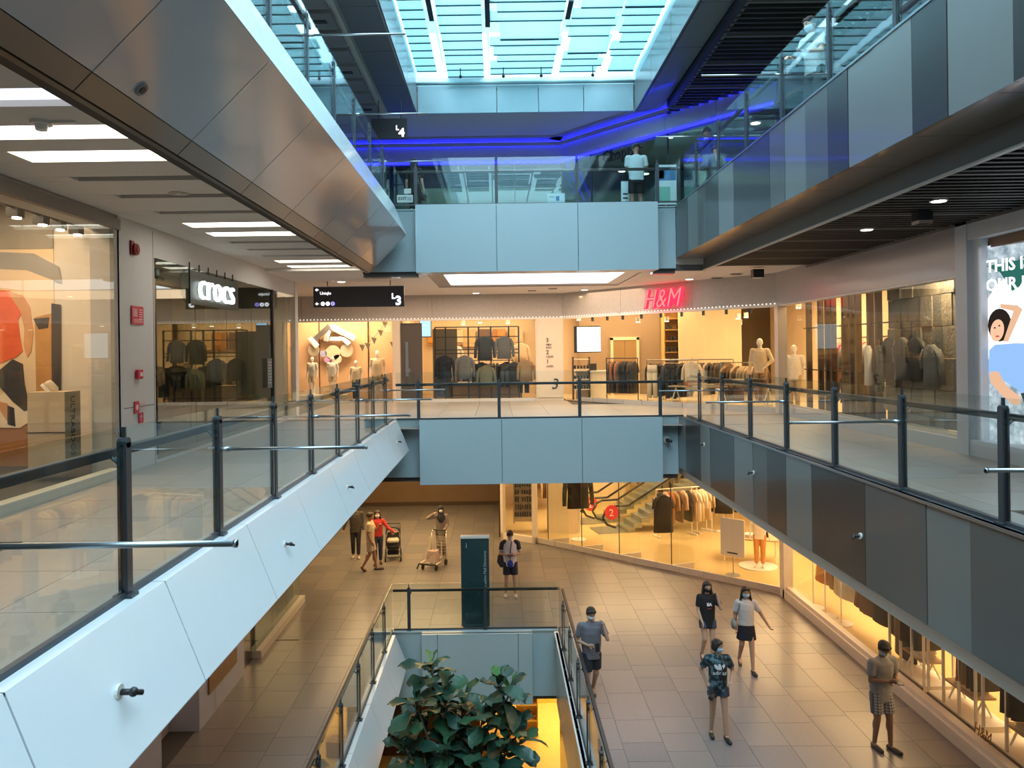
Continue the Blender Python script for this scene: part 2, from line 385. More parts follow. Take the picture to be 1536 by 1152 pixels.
for x in (-.95, .3, 1.4, 2.9):
    MB().tube((x, 22.3, .02), (x, 22.3, .25), .015).sphere((x, 22.3, 0), .05, 8, 6).build('sprinkler', BLACK, sky)
for (x, y0, y1) in ((-1.5, 17.2, 19.0), (-.12, 17.2, 19.4), (1.86, 18.0, 19.0)):
    MB().box(x-.06, x+.06, y0, y1, .2, .34).build('bracket', BLACK, sky)
fr = MB()
for x in (-2.27, 1.0, 4.2): fr.box(x-.04, x+.04, YN, 23, 1.75, 1.95)
for y in range(-6, 23, 3): fr.box(-2.27, 4.2, y-.04, y+.04, 1.75, 1.95)
fr.build('roof_frame', WHITEP, sky, kind='stuff')
sw = MB()
for (a, b, c, d) in ((-2.4, -2.3, YN, 23.1), (4.22, 4.32, YN, 23.1), (-2.4, 4.3, 23.05, 23.15), (-2.4, 4.3, YN-.1, YN)): sw.box(a, b, c, d, 0, 2.3)
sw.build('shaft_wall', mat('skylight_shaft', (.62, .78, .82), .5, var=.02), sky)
# ---- balcony edges.  left: boat-shaped gloss white panels
def left_edge(n, T, y0, y1, xl, pitch, mats, off, label):
    root = empty(n, (0, 0, 0), kind='structure', label=label)
    prof = [(xl-.12, T), (xl, T), (xl+.27, T-CAPH), (xl-.45, T-1.40), (xl-.58, T-1.53), (xl-.66, T-1.53)]
    y = off
    while y < y1:
        a, b = max(y, y0), min(y+pitch, y1)
        if b-a > .02:
            for (p, q, mm, nn) in ((prof[1], prof[2], mats[0], 'face_panel'), (prof[2], prof[3], mats[1], 'soffit_panel'), (prof[3], prof[4], mats[2], 'lip_panel')):
                g = .007; d = Vector((q[0]-p[0], q[1]-p[1])).normalized(); nrm = Vector((-d.y, d.x))*.02*-1
                pp = Vector(p)+d*.004; qq = Vector(q)-d*.004
                vs = [(pp.x, a+g, pp.y), (qq.x, a+g, qq.y), (qq.x, b-g, qq.y), (pp.x, b-g, pp.y)]
                vs += [(v[0]-abs(nrm.x) if nn == 'face_panel' else v[0]-.015, v[1], v[2]+(.02 if nn != 'face_panel' else 0)) for v in vs]
                MB().add(vs, [(3,2,1,0), (4,5,6,7), (0,1,5,4), (1,2,6,5), (2,3,7,6), (3,0,4,7)]).build(nn, mm, root)
            MB().box(prof[0][0], prof[1][0], a+g, b-g, T-.03, T).build('ledge_panel', mats[0], root)
        y += pitch
    MB().box(xl-.12, xl-.03, y0, y1, T-.85, T-.04).add([(xl-.04, y0, T-.03), (xl+.22, y0, T-CAPH), (xl-.5, y0, T-1.38), (xl-1, y0, T-1.38), (xl-1, y0, T-.5), (xl-.04, y1, T-.03), (xl+.22, y1, T-CAPH), (xl-.5, y1, T-1.38), (xl-1, y1, T-1.38), (xl-1, y1, T-.5)], [(0,1,2,3,4), (9,8,7,6,5), (0,5,6,1), (1,6,7,2), (2,7,8,3), (3,8,9,4)]).build('backing', DARK, root)
    MB().box(xl-.66, xl-.60, y0, y1, T-1.53, T-1.2).build('edge_trim', mat('trim_dark_bronze', (.07, .06, .05), .4), root)
    return root
left_edge('trim_1', -1.53, -4, 17.3, XL, 1.7, (WHITEP, MIRROR, BROWN), .1, 'glossy white balcony edge along the left side of the middle level')
left_edge('trim_2', 3.33, -4, 17.3, XL, 1.7, (WHITEP, MIRROR, BROWN), .1, 'mirror like sloping balcony edge along the left side of the upper level')
left_edge('trim_3', -6.37, -4, 17.3, XL-.1, 1.7, (WHITEP, WHITEP, BROWN), .3, 'white sloping edge on the left side of the lower void')
# far bridges: stepped blue-grey panels
def far_edge(n, T, h, x0, x1, bx0, bx1, seams, label, yf=YB, m=BRIDGEP, ys=.55):
    root = empty(n, (0, 0, 0), kind='structure', label=label)
    xs = [bx0]+seams+[bx1]
    for a, b in zip(xs, xs[1:]): MB().box(a+.006, b-.006, yf-.12, yf, T-h, T).build('panel', m, root)
    MB().box(bx0, bx1, yf, yf+ys, T-h+.01, T-.05).build('backing', m, root)
    for a, b in ((x0, bx0), (bx1, x1)):
        MB().box(a, b, yf+ys-.1, yf+ys+.05, T-h+.08, T-.031).build('panel', m, root); MB().box(a, b, yf+ys-.08, yf+ys+.1, T-h+.055, T-h+.08).build('edge_trim', DARK, root)
        MB().box(a, b, yf+ys+.0, yf+ys+.3, T-h-.03, T-h+.055).build('lip_panel', PM, root)
    MB().box(bx0, bx1, yf-.05, yf+ys+.1, T-.03, T).box(x0, bx0, yf+ys-.13, yf+ys+.1, T-.03, T).box(bx1, x1, yf+ys-.13, yf+ys+.1, T-.03, T).build('ledge_panel', m, root)
    return root
far_edge('trim_4', -1.53, 1.46, -3.1, 4.2, -1.77, 3.72, [.09, 1.9], 'pale blue panelled bridge edge at the far end of the middle level')
far_edge('trim_5', 3.33, 1.53, -3.1, 4.2, -1.80, 3.68, [.03, 1.87], 'pale blue panelled bridge edge at the far end of the upper level')
far_edge('trim_6', -6.37, 1.60, -2.9, 1.3, -1.78, .72, [-1.42, .40], 'blue grey panelled edge at the far end of the lower void', ys=.22)
# right edges: striped grey panels
def right_edge(n, T, h, x, y0, y1, label, seed, widths, ext=0):
    root = empty(n, (0, 0, 0), kind='structure', label=label); rr = random.Random(seed); y = y1; i = 0
    seq = [PL, PD, PL, PD, PD, PL, PM, PD, PL, PD, PD, PM, PL, PM, PD, PL, PL, PD, PL, PD, PL, PD]
    while y > y0:
        wd = widths[i % len(widths)]; m = seq[(i+seed) % len(seq)]
        MB().box(x+(.0 if i % 3 else .006), x+.05, y-wd+.006, y-.004, T-h, T-.0).build('panel', m, root)
        y -= wd; i += 1
    MB().box(x+.05, x+.3, y0, y1, T-h+.01, T-.02).build('backing', PD, root)
    MB().box(x-.01, x+.16, y0, y1, T-.03, T+.0).build('ledge_panel', STEEL, root)
    return root
wds = [.7, 1.25, .7, 1.0, .55, 1.0, .65, .8, .9, .8]
right_edge('trim_7', -1.53, 1.22, XR, -4, 17.84, 'grey striped panel edge along the right side of the middle level', 0, wds)
right_edge('trim_8', 3.33, 1.21, XR, -4, 17.84, 'grey striped panel edge along the right side of the upper level', 3, [.55, .6, .8, .6, .9, .9, 1.0, .8, .6, .75, .7])
t9 = empty('trim_9', (0, 0, 0), kind='structure', label='brown glossy soffit under the right side of the upper level')
y = -4
while y < 17.3:
    MB().box(XR+.05, 4.87, y+.006, y+1.3, 2.12, 2.15).build('soffit_panel', BROWN, t9); y += 1.306
MB().box(4.87, 4.92, -4, 18.0, 1.86, 2.2).build('face_panel', mat('bulkhead_grey', (.13, .125, .12), .5), t9)
MB().box(4.86, 4.93, -4, 18.0, 1.84, 1.86).build('edge_trim', mat('bright_edge', (.6, .58, .55), .4), t9)
MB().box(XR+.3, 4.9, -4, 17.9, 2.16, F4-.3).build('backing', DARK, t9)
MB().box(-2.9, -1.8, YB+.72, 18.02, 1.84, 1.98).box(3.7, 4.95, YB+.72, 18.02, 1.84, 1.98).build('face_panel', mat('bulkhead_dark', (.17, .17, .175), .5), t9)
t10 = empty('trim_10', (0, 0, 0), kind='structure', label='striped grey edge along the right side of the lower void')
y = -4
while y < 17.3: MB().box(1.25, 1.3, y+.006, min(y+1.2, 17.3), -7.95, -6.37).build('panel', BRIDGEP, t10); y += 1.206
MB().box(1.22, 1.42, -4, 17.4, -6.40, -6.37).build('ledge_panel', WHITEP, t10)
MB().box(1.31, 1.4, -4, 17.4, -7.9, -6.8).build('backing', PD, t10)
# enclosure behind the camera
en = MB(); en.box(-9, 12.5, YN-.3, YN-.1, F1, 10); en.box(-9.3, -9.05, YN, 34, F1, 10); en.box(12.55, 12.8, YN, 34, F1, 10)
en.build('wall_back', PLASTER, kind='structure')
en = MB().box(-9, 12.5, 34, 34.3, F1, 8); en.build('wall_far', SHOPW, kind='structure')
MB().box(-9, XL-.4, YN, 34, 7.95, 8.2).box(4.35, 12.5, YN, 34, 7.95, 8.2).box(-9, 12.5, 23.2, 34, 7.95, 8.2).build('ceiling', PLASTER, kind='structure', label='roof slab around the skylight')
# ================================================================ balustrades
def post_mesh(h):
    b = MB(); b.box(-.035, .035, -.03, -.012, 0, h); b.box(-.035, .035, .012, .03, 0, h); b.tube((0, -.03, h), (0, .03, h), .035, n=12); b.box(-.010, .010, -.012, .012, h, h+.10)
    b.box(-.05, .05, -.06, .06, 0, .02); b.box(-.03, .06, -.012, .012, h-.12, h-.08); m = b.mesh('post'); m.materials.append(DSTEEL); return m
def balustrade(name, label, p, q, z, h, gh, pitch, first=None, inward=(1, 0), bars=None, group=None):
    """p->q along the edge, z = ledge height, h = post height, gh = glass height; handrail on the walkway side"""
    p = Vector(p); q = Vector(q); d = (q-p); L = d.length; d.normalize(); nrm = Vector((d.y, -d.x))
    if nrm.dot(Vector(inward)) < 0: nrm = -nrm
    ang = math.atan2(d.y, d.x); root = empty(name, (p.x, p.y, z), 0, label=label, cat='railing', group=group)
    pm = post_mesh(h); ts = []; t = first if first is not None else 0
    while t <= L+.01: ts.append(t); t += pitch
    M = Matrix.Rotation(ang, 4, 'Z')
    for t in ts:
        link('post', pm, root, loc=(d.x*t, d.y*t, 0), rot=(0, 0, ang+PI/2 if False else ang))
    es = sorted(set([0]+ts+[L]))
    for a, b in zip(es, es[1:]):
        if b-a < .1: continue
        MB().box(a+.03, b-.03, -.008, .008, .01, gh, M=M).build('glass_pane', GLASS, root)
        MB().box(a+.03, b-.03, -.02, .02, 0, .035, M=M).build('glass_clamp', DSTEEL, root)
    o = -.10 if (M @ Vector((0, -1, 0))).to_2d().dot(nrm) < 0 else .10
    o = -nrm*.10
    a0 = Vector((o.x, o.y, h-.05)); a1 = Vector((d.x*L+o.x, d.y*L+o.y, h-.05))
    Mr = Matrix.Translation((o.x, o.y, h-.07)) @ M; MB().box(0, L, -.028, .028, -.03, .03, M=Mr).build('handrail', RAILM, root, bevel=.008)
    br = MB()
    for t in ts: br.tube((d.x*t, d.y*t, h-.16), (d.x*t+o.x, d.y*t+o.y, h-.08), .012, n=6)
    br.build('rail_brackets', DSTEEL, root, kind='stuff')
    for (t, ln, zz) in bars or []:
        s = Vector((d.x*t, d.y*t, zz)); e = s+Vector((nrm.x*ln, nrm.y*ln, 0))
        MB().tube(s, s+(e-s)*.08, .022, n=8).tube(s, e, .014, n=8).tube(e-(e-s)*.012, e, .018, n=8).build('banner_bar', STEEL, root, smooth=True)
    return root
YP = [3.25-1.63+1.63*i for i in range(10)]
def offs(y0): return YP[0]-y0
for T, nm in ((-1.53, 'middle'), (3.33, 'upper')):
    bl = [(offs(0)+1.63*k, 1.27, .73) for k in range(0, 10) if k % 2 == 1]
    balustrade('glass_balustrade', 'glass balustrade with dark posts along the left white edge of the %s level' % nm, (XL-.11, 0), (XL-.11, 17.4), T, .98, 1.08, 1.63, offs(0), (1, 0), bl)
    bl = [(offs(0)+1.63*k, 1.2, .73) for k in range(0, 10) if k % 2 == 0]
    balustrade('glass_balustrade', 'glass balustrade with dark posts above the grey striped edge of the %s level' % nm, (XR+.10, 0), (XR+.10, 17.4), T, .98, 1.08, 1.63, offs(0)+.01, (-1, 0), bl)
    balustrade('glass_balustrade', 'glass balustrade across the far pale blue bridge of the %s level' % nm, (XL-.05, 17.42), (XR+.05, 17.42), T, .86, 1.08, 1.83, .53, (0, -1), None)
balustrade('glass_balustrade', 'left glass balustrade of the lower void beside the tree', (-2.47, 2), (-2.47, 17.6), -6.37, .95, 1.07, 1.5, .8, (1, 0))
balustrade('glass_balustrade', 'right glass balustrade of the lower void beside the man in grey tee', (1.34, 2), (1.34, 17.6), -6.37, .95, 1.07, 1.5, .8, (-1, 0))
balustrade('glass_balustrade', 'far glass balustrade of the lower void in front of the directory', (-2.47, 17.6), (1.34, 17.6), -6.37, .95, 1.07, 1.75, .38, (0, -1))
# security cameras / nozzle fittings on the balcony faces
def nozzle(loc, rz, label, big=1):
    r = empty('wall_camera', loc, rz, label=label, cat='camera', group='small cameras on the balcony faces')
    MB().tube((0, 0, 0), (0, -.02*big, 0), .055*big, n=14).build('base_plate', WHITE, r, smooth=False)
    MB().tube((0, -.02, 0), (0, -.10*big, 0), .022*big, n=10).sphere((0, -.11*big, 0), .034*big, 10, 7).tube((0, -.11*big, 0), (.05*big, -.15*big, -.02), .02*big, n=8).build('body', BLACK, r, smooth=True)
def facept(xl, T, y, t): return (xl+.27*t, y, T-CAPH*t)
nozzle(facept(XL, -1.53, 4.27, .50), PI/2+.0, 'round black fitting low on the nearest white panel of the left balcony', .8)
nozzle(facept(XL, -1.53, 7.6, .52), PI/2, 'small black fitting on the left balcony face below the second glass post', .6)
nozzle(facept(XL, -1.53, 10.8, .52), PI/2, 'small black fitting midway along the left white balcony face', .6)
nozzle(facept(XL, -1.53, 16.2, .52), PI/2, 'small black fitting at the far end of the left white balcony face', .6)
ff = empty('soffit_fitting', (-2.64, 5.75, 2.0), 0, label='round flat grey fitting in the mirror like sloping edge above the left shops', cat='fitting'); ff.rotation_euler = (0, math.radians(135), 0)
MB().tube((0, 0, -.01), (0, 0, .012), .055, n=18).build('ring', mat('fitting_grey', (.25, .24, .24), .5), ff); MB().tube((0, 0, .012), (0, 0, .02), .03, n=14).build('lens', BLACK, ff)
nozzle((XR-.0, 8.9, -2.2), -PI/2, 'white ringed fitting on a dark stripe of the right balcony face', .7)
nozzle((XR-.0, 12.6, -2.05), -PI/2, 'white ringed fitting on a pale stripe of the right balcony face', .7)
nozzle((XR-.0, 15.6, -1.95), -PI/2, 'tiny fitting on the right balcony face near the bridge', .7)
nozzle((3.92, 17.82, -2.1), 0, 'black camera on the pale wing of the middle bridge beside the striped edge', 1.5)
# ================================================================ shopfronts
PTS = [(-9.0, 26.6), (2.3, 26.6), (4.0, 24.45), (7.5, 20.3), (7.5, 12.2)]
def front_struct(n, z0, z1, m, pts, label, y0=0, y1=.18, joints=True, pitch=2.4):
    root = empty(n, (0, 0, 0), kind='structure', label=label)
    for p, q in zip(pts, pts[1:]):
        M, L = segM(p, q); k = max(1, round(L/pitch))
        for i in range(k):
            MB().box(L*i/k+.004, L*(i+1)/k-.004, y0, y1, z0, z1, M=M).build('panel', m, root)
    return root
# note: segment local +y points away from the void (outwards) for left-to-right order
front_struct('wall_far_band', 1.14, 2.0, BAND, PTS, 'grey textured band above the middle level shopfronts', -.05, .2)
front_struct('baseboard_far', F3, F3+.10, WHITE, [(-3.55, 26.6), (2.3, 26.6)], 'pale sill under the far middle shopfront', -.02, .14)
fin = MB()
for p, q in zip(PTS, PTS[1:3]+PTS[3:4]): segbox(fin, p, q, 1.09, 1.15, -.07, .12)
for p, q in zip(PTS[3:], PTS[4:]): segbox(fin, p, q, 1.09, 1.2, -.07, .12)
fin.build('trim_11', WHITE, kind='structure')
bead = MB()
for p, q in zip(PTS[:3], PTS[1:4]):
    M, L = segM(p, q); k = int(L/.12)
    for i in range(k): bead.cbox((.06+i*.12, -.08, 1.17), (.03, .02, .02), M)
bead.build('fairy_light_string', emis('bead_light', (1, .9, .75), 2.0), kind='stuff', label='row of tiny bead lights along the bottom of the grey band')
def glazing(n, p, q, z0, z1, k, label, g=SHOPG, y=.05, foot=None, footh=.14, topclip=False, frame=None, parent=None, mull=None):
    root = empty(n, (0, 0, 0), kind='structure', label=label); M, L = segM(p, q)
    for i in range(k):
        a, b = L*i/k, L*(i+1)/k
        MB().box(a+.012, b-.012, y-.006, y+.006, z0+(footh if foot else 0), z1, M=M).build('pane', g, root)
        if foot: MB().box(a+.01, b-.01, y-.03, y+.03, z0, z0+footh, M=M).build('foot_rail', foot, root)
        if topclip: MB().box(b-.03, b+.03, y-.03, y+.03, z1-.12, z1+.02, M=M).build('top_clip', DSTEEL, root)
        if mull and i: MB().box(a-.02, a+.02, y-.03, y+.03, z0, z1, M=M).build('mullion', mull, root)
    return root
FR = mat('frame_light', (.62, .57, .52), .4, .2)
# level three
glazing('window_2', (-7.4, 26.6), (-3.6, 26.6), F3, 1.1, 3, 'glass front of the art shop at the far left of the middle level')
glazing('window_3', (-2.55, 26.6), (1.35, 26.6), F3+.1, 1.1, 4, 'glass front of the menswear display at the far end')
glazing('window_4', (2.75, 26.05), (4.0, 24.45), F3, 1.08, 3, 'folding glass doors left of the red letters', foot=FR, topclip=True)
glazing('window_5', (4.0, 24.45), (7.42, 20.4), F3, 1.08, 7, 'folding glass doors under the red letters', foot=FR, topclip=True)
glazing('window_6', (7.5, 20.2), (7.5, 12.35), F3+.22, 1.1, 4, 'tall glass front along the right of the middle level', foot=FR, footh=.05)
MB().box(7.45, 7.7, 12.3, 20.1, F3, F3+.22).build('baseboard_right', mat('pale_sill', (.60, .60, .60), .4), kind='structure')
MB().box(7.38, 7.62, 20.1, 20.35, F3, 1.1).build('column', FR, kind='structure', label='slim pale column where the far shopfront turns to the right side')
wr = MB(); wr.box(7.4, 7.7, 12.05, 12.35, F3, 2.0); wr.box(7.42, 7.72, -5, 12.05, F3, F3+.25); wr.box(7.42, 7.75, -5, 12.05, 1.65, 2.0); wr.box(7.5, 7.7, 11.85, 12.05, F3, 2.0); wr.box(8.7, 8.8, -5, 12.0, F3, 2.0); wr.box(7.72, 8.8, 11.98, 12.05, F3, 2.0)
wr.build('wall_right', mat('cool_white_wall', (.62, .64, .68), .5, var=.03), kind='structure')
MB().box(7.62, 7.76, 8.6, 11.85, 1.50, 1.98).build('trim_12', mat('walnut_panel', (.16, .085, .045), .5, var=.25, scale=5), kind='structure')
MB().box(7.42, 7.70, 12.1, 20.3, 1.12, 2.0).build('wall_right_band', mat('satin_band', (.40, .385, .39), .35, .1, coat=.2, var=.03), kind='structure')
# cream pillar with the floor guide
pil = MB().box(1.35, 2.3, 26.45, 26.9, F3, 1.1).box(1.40, 2.25, 26.42, 26.46, F3+.12, 1.0).build('column', CREAM, kind='structure', label='cream pillar with the painted floor guide')
INK = mat('black_paint', (.03, .028, .025), .6)
gd = empty('floor_guide', (1.7, 26.40, .2), label='black floor guide lettering painted on the cream pillar', cat='sign')
for (s, sz, z) in (('3', .20, .10), ('MEN', .09, -.02), ('KIDS', .09, -.12), ('2', .20, -.32), ('LADIES', .08, -.43), ('1', .20, -.64), ('LADIES', .08, -.76)):
    text('lettering', s, sz, (0, 0, z), (PI/2, 0, 0), INK, gd)
text('lettering', '3', .52, (.15, 0, -1.52), (PI/2, 0, 0), INK, gd, shear=.2)
# left jamb / dark door of the far shop
MB().box(-3.6, -3.35, 26.5, 27, F3, 1.1).build('column', CREAM, kind='structure', label='narrow cream jamb beside the art shop')
dr = empty('door_1', (-3.0, 26.75, F3), kind='structure', label='dark sliding door between the art shop and the menswear display')
MB().box(-.35, .40, 0, .06, .05, 2.75).build('door_leaf', mat('taupe_door', (.10, .085, .075), .4), dr)
MB().box(-.18, -.08, -.04, .02, .9, 2.1).build('handle', STEEL, dr); MB().tube((-.1, -.05, 1.1), (-.1, -.01, 1.1), .09, n=16).build('lock', STEEL, dr)
# ---- left side shops of level three
wl = MB()
wl.box(-5.9, -5.5, 11.15, 12.35, F3, 2.06); wl.box(-5.75, -5.5, 12.35, 20.9, 1.58, 2.06); wl.box(-5.62, -5.48, 20.9, 21.2, F3, 2.06)
wl.box(-5.9, -5.52, YN, 11.15, 1.86, 2.7); wl.box(-5.75, -5.5, 12.35, 20.9, F3, F3+.06)
wl.build('wall_left', mat('pillar_grey', (.60, .58, .56), .6, var=.03), kind='structure')
MB().box(-5.56, -5.47, YN, 11.2, 1.84, 2.0).build('trim_13', mat('taupe_beam', (.27, .24, .21), .5), kind='structure')
MB().box(-5.56, -5.5, 11.05, 11.2, F3, 1.86).build('trim_14', mat('frame_grey', (.35, .33, .31), .5), kind='structure')
MB().box(-5.6, -5.42, 3, 11.15, F3, F3+.12).build('baseboard_left', mat('pale_shop_sill', (.66, .62, .54), .5), kind='structure')
MB().box(-5.5, -5.496, 12.30, 12.312, F3, 2.0).box(-5.5, -5.496, 11.3, 12.3, -.78, -.768).build('trim_15', mat('joint_dark', (.2, .19, .18), .5), kind='structure')
glazing('window_7', (-5.5, 2.5), (-5.5, 11.05), F3+.12, 1.84, 4, 'big glass front of the sports shop at the left', y=0)
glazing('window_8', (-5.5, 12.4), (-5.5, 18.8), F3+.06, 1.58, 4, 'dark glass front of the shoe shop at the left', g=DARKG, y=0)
glazing('window_9', (-5.5, 18.8), (-5.5, 20.9), F3+.06, 1.58, 1, 'glass corner of the shoe shop', y=0)
MB().box(-5.54, -5.46, 18.76, 18.84, F3, 1.58).build('mullion', BLACK, bpy.data.objects['window_9'])
# walls dividing the left shops
dv = MB(); dv.box(-9, -5.7, 12.45, 12.6, F3, 2.7); dv.box(-9, -5.75, 20.9, 21.1, F3, 2.06)
dv.build('wall_divider', mat('greige_wall', (.62, .57, .50), .7, var=.03), kind='structure')
MB().box(-9.0, -8.9, 2, 12.4, F3, 2.7).build('wall_sports_shop', mat('greige_wall', (.62, .57, .50)), kind='structure')
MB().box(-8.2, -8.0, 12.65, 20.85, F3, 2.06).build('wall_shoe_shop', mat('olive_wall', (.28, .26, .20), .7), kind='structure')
# far shop back walls of level three
bw = MB(); bw.box(-8.0, -3.2, 29.5, 29.6, F3, 2.0); bw.box(-3.3, 1.9, 31.0, 31.1, F3, 2.0); bw.box(1.9, 9, 30.4, 30.5, F3, 2.0); bw.box(-3.4, -3.3, 26.9, 31, F3, 2.0)
bw.box(10.9, 11.0, 12, 30.5, F3, 2.0)
bw.build('wall_shops', SHOPW, kind='structure', label='warm back walls of the middle level shops')
# ================================================================ people
SKINS = {'a': (.47, .28, .19), 'b': (.33, .185, .12), 'c': (.54, .35, .25)}
def voxelize(mb, name, m, parent, vox, smooth_it=4, **t):
    me = mb.mesh(name); me.materials.append(m if not isinstance(m, list) else m[0])
    tmp = bpy.data.objects.new(name, me); COL.objects.link(tmp)
    r = tmp.modifiers.new('r', 'REMESH'); r.mode = 'VOXEL'; r.voxel_size = vox; r.use_smooth_shade = True
    s = tmp.modifiers.new('s', 'SMOOTH'); s.iterations = smooth_it; s.factor = .5
    dg = bpy.context.evaluated_depsgraph_get(); dg.update()
    out = bpy.data.meshes.new_from_object(tmp.evaluated_get(dg)); out.name = name
    bpy.data.objects.remove(tmp, do_unlink=True); bpy.data.meshes.remove(me)
    if not out.materials: out.materials.append(m)
    return link(name, out, parent, **t)
def ell(c, rx, ry, n=16, tilt=None, up=None, sq=2.3):
    """ring of an ellipse (slightly squared) round c, in the plane whose normal is up"""
    vs = []
    for i in range(n):
        t = 2*PI*i/n; cx, sy = math.cos(t), math.sin(t)
        x = math.copysign(abs(cx)**(2/sq), cx)*rx; y = math.copysign(abs(sy)**(2/sq), sy)*ry
        v = Vector((x, y, 0))
        if tilt is not None: v = tilt @ v
        vs.append(Vector(c)+v)
    return vs
def cap(mb, p0, p1, r0, r1, n=10):
    mb.tube(p0, p1, r0, r1, n); mb.sphere(p0, r0, n, 7); mb.sphere(p1, r1, n, 7)
def hand(mb, w, d, side, hold=0):
    """palm with four fingers and a thumb at wrist w, pointing along d; hold 0 relaxed .. 1 closed"""
    d = Vector(d).normalized(); s = Vector(side).normalized(); s = (s-d*s.dot(d)).normalized(); nn = d.cross(s).normalized()
    w = Vector(w); pc = w+d*.045
    Mx = Matrix((s, d, nn)).transposed()
    mb.sphere(pc, (.041, .052, .017), 12, 8, Mx)
    for k, (o, ln) in enumerate(((-.028, .062), (-.010, .072), (.010, .067), (.028, .052))):
        b = w+d*.080+s*o; a1 = .25+hold*.9; a2 = .5+hold*1.9
        m1 = b+(d*math.cos(a1)+nn*math.sin(a1))*ln*.5; m2 = m1+(d*math.cos(a2)+nn*math.sin(a2))*ln*.5
        cap(mb, b, m1, .0088, .0082, 7); cap(mb, m1, m2, .0082, .0070, 7)
    tb = w+d*.025-s*.032; t1 = tb+(d*.7-s*.6+nn*.4).normalized()*.035; t2 = t1+(d*.9-s*.1+nn*.5).normalized()*.030
    cap(mb, tb, t1, .0125, .0105, 7); cap(mb, t1, t2, .0105, .0085, 7)
CL = {}
def cloth(col, rough=.85, var=.10, scale=18):
    k = 'cloth_%02x%02x%02x' % tuple(int(c*255) for c in col)
    return mat(k, col, rough, var=var, scale=scale, bump=.25, bscale=14)
def person(label, feet, yaw, H=1.72, cat='person', skin='a', fem=False, step=(0, 0), arms=None, look=(0, 0), hair='short', haircol=(.012, .010, .009),
           mask=None, top=None, sleeve='short', toplen=.80, bottom=None, shoes=(.03, .03, .03), name='person', plain=None, group=None, lean=0, hips=None, child=1, detail=True):
    """body-local: +x the person's left, faces -y, z up, metres for a height of 1.72; feet = world point on the ground; yaw turns the body (0 faces the camera side, -y)"""
    k = H/1.72; root = empty(name, feet, yaw, label=label, cat=cat, group=group); root.scale = (k, k, k)
    sk = plain or mat('skin_'+skin, SKINS[skin], .55, var=.04, scale=5)
    sw = .165 if fem else .19; hz = .90; wst = .115 if fem else .14
    sL, sR = step if not isinstance(step[0], (int, float)) else ((.0, step[0]), (.0, step[1]))   # (side spread, forward) per foot
    f = lambda v: Vector(v)
    # joints
    hip = {1: f((.09, 0, hz)), -1: f((-.09, 0, hz))}; ank = {}; kne = {}; toe = {}
    for s, st in ((1, sL), (-1, sR)):
        fy = -st[1]; lift = st[2] if len(st) > 2 else 0
        ank[s] = f((s*(.085+st[0]), fy, .085+lift))
        mid = (hip[s]+ank[s])/2; L = (hip[s]-ank[s]).length; bend = math.sqrt(max(0, .41**2-(L/2)**2)) if L < .82 else 0
        kne[s] = mid+f((0, -bend-.012, 0))
        toe[s] = ank[s]+(f((s*.02, -.155, -.062)) if not lift else f((0, -.09, -.10)))
    ch = f((0, .0-lean*.30, 1.28)); nk = f((0, .01-lean*.42, 1.45)); hd = f((0, -.005-lean*.50, 1.605))
    sh = {1: f((sw, .005-lean*.38, 1.395)), -1: f((-sw, .005-lean*.38, 1.395))}
    arms = arms or {}
    A = {}
    for s in (1, -1):
        e, wv = arms.get(s, ((s*(sw+.05), .02, 1.11), (s*(sw+.07), -.06, .87)))[:2]
        e = f(e); wv = f(wv); d = e-sh[s]; e = sh[s]+d.normalized()*.285; d2 = wv-e; wv = e+d2.normalized()*.25; A[s] = (e, wv)
    b = MB()
    tor = [((0, 0, .84), .155, .095), ((0, 0, .93), .165 if not fem else .17, .11), ((0, 0, 1.04), wst+.015, .098), ((0, -.005-lean*.1, 1.14), wst+.02, .10), ((0, -lean*.25, 1.27), .155 if not fem else .14, .112), ((0, -lean*.36, 1.37), .165 if not fem else .145, .09), ((0, .01-lean*.41, 1.43), .09, .06)]
    b.loft([ell(c, rx, ry) for c, rx, ry in tor])
    cap(b, f((0, .012-lean*.4, 1.40)), hd+f((0, .015, -.05)), .056, .05)
    lk = Matrix.Rotation(look[0], 3, 'Z') @ Matrix.Rotation(look[1], 3, 'X')     # turn, nod (positive nod looks down)
    hc = hd+f((0, -.015*math.sin(look[1]), 0)); HX = lambda v: hc+lk @ Vector(v)
    b.sphere(HX((0, .008, .022)), (.078, .098, .098), 18, 12, lk); b.sphere(HX((0, -.018, -.045)), (.058, .068, .070), 14, 9, lk)
    b.sphere(HX((0, -.099, -.018)), (.011, .016, .022), 8, 6, lk)
    for s in (1, -1): b.sphere(HX((s*.079, .008, -.008)), (.010, .020, .031), 8, 6, lk)
    for s in (1, -1):
        cap(b, sh[s]+f((-s*.03, 0, -.01)), sh[s], .058, .055); cap(b, sh[s], A[s][0], .050, .038); cap(b, A[s][0], A[s][1], .038, .025)
        hd_ = arms.get(s, (0, 0))[2] if s in arms and len(arms[s]) > 2 else (A[s][1]-A[s][0]+f((0, -.05, -.02)))
        hold = arms[s][3] if s in arms and len(arms[s]) > 3 else .35
        hand(b, A[s][1], hd_, arms[s][4] if s in arms and len(arms[s]) > 4 else (0, s*1.0, 0.01) if abs(Vector(hd_).normalized().y) < .8 else (s, 0, 0), hold)
        cap(b, hip[s], kne[s], .084, .056); cap(b, kne[s], ank[s], .055, .034); b.sphere(kne[s]+(ank[s]-kne[s])*.3+f((0, .022, 0)), (.045, .05, .11), 10, 8)
        cap(b, ank[s]+f((0, .02, -.045)), toe[s]+f((0, 0, .012)), .036, .028)
    body = voxelize(b, 'body', sk, root, .0085 if detail else .016, 3)
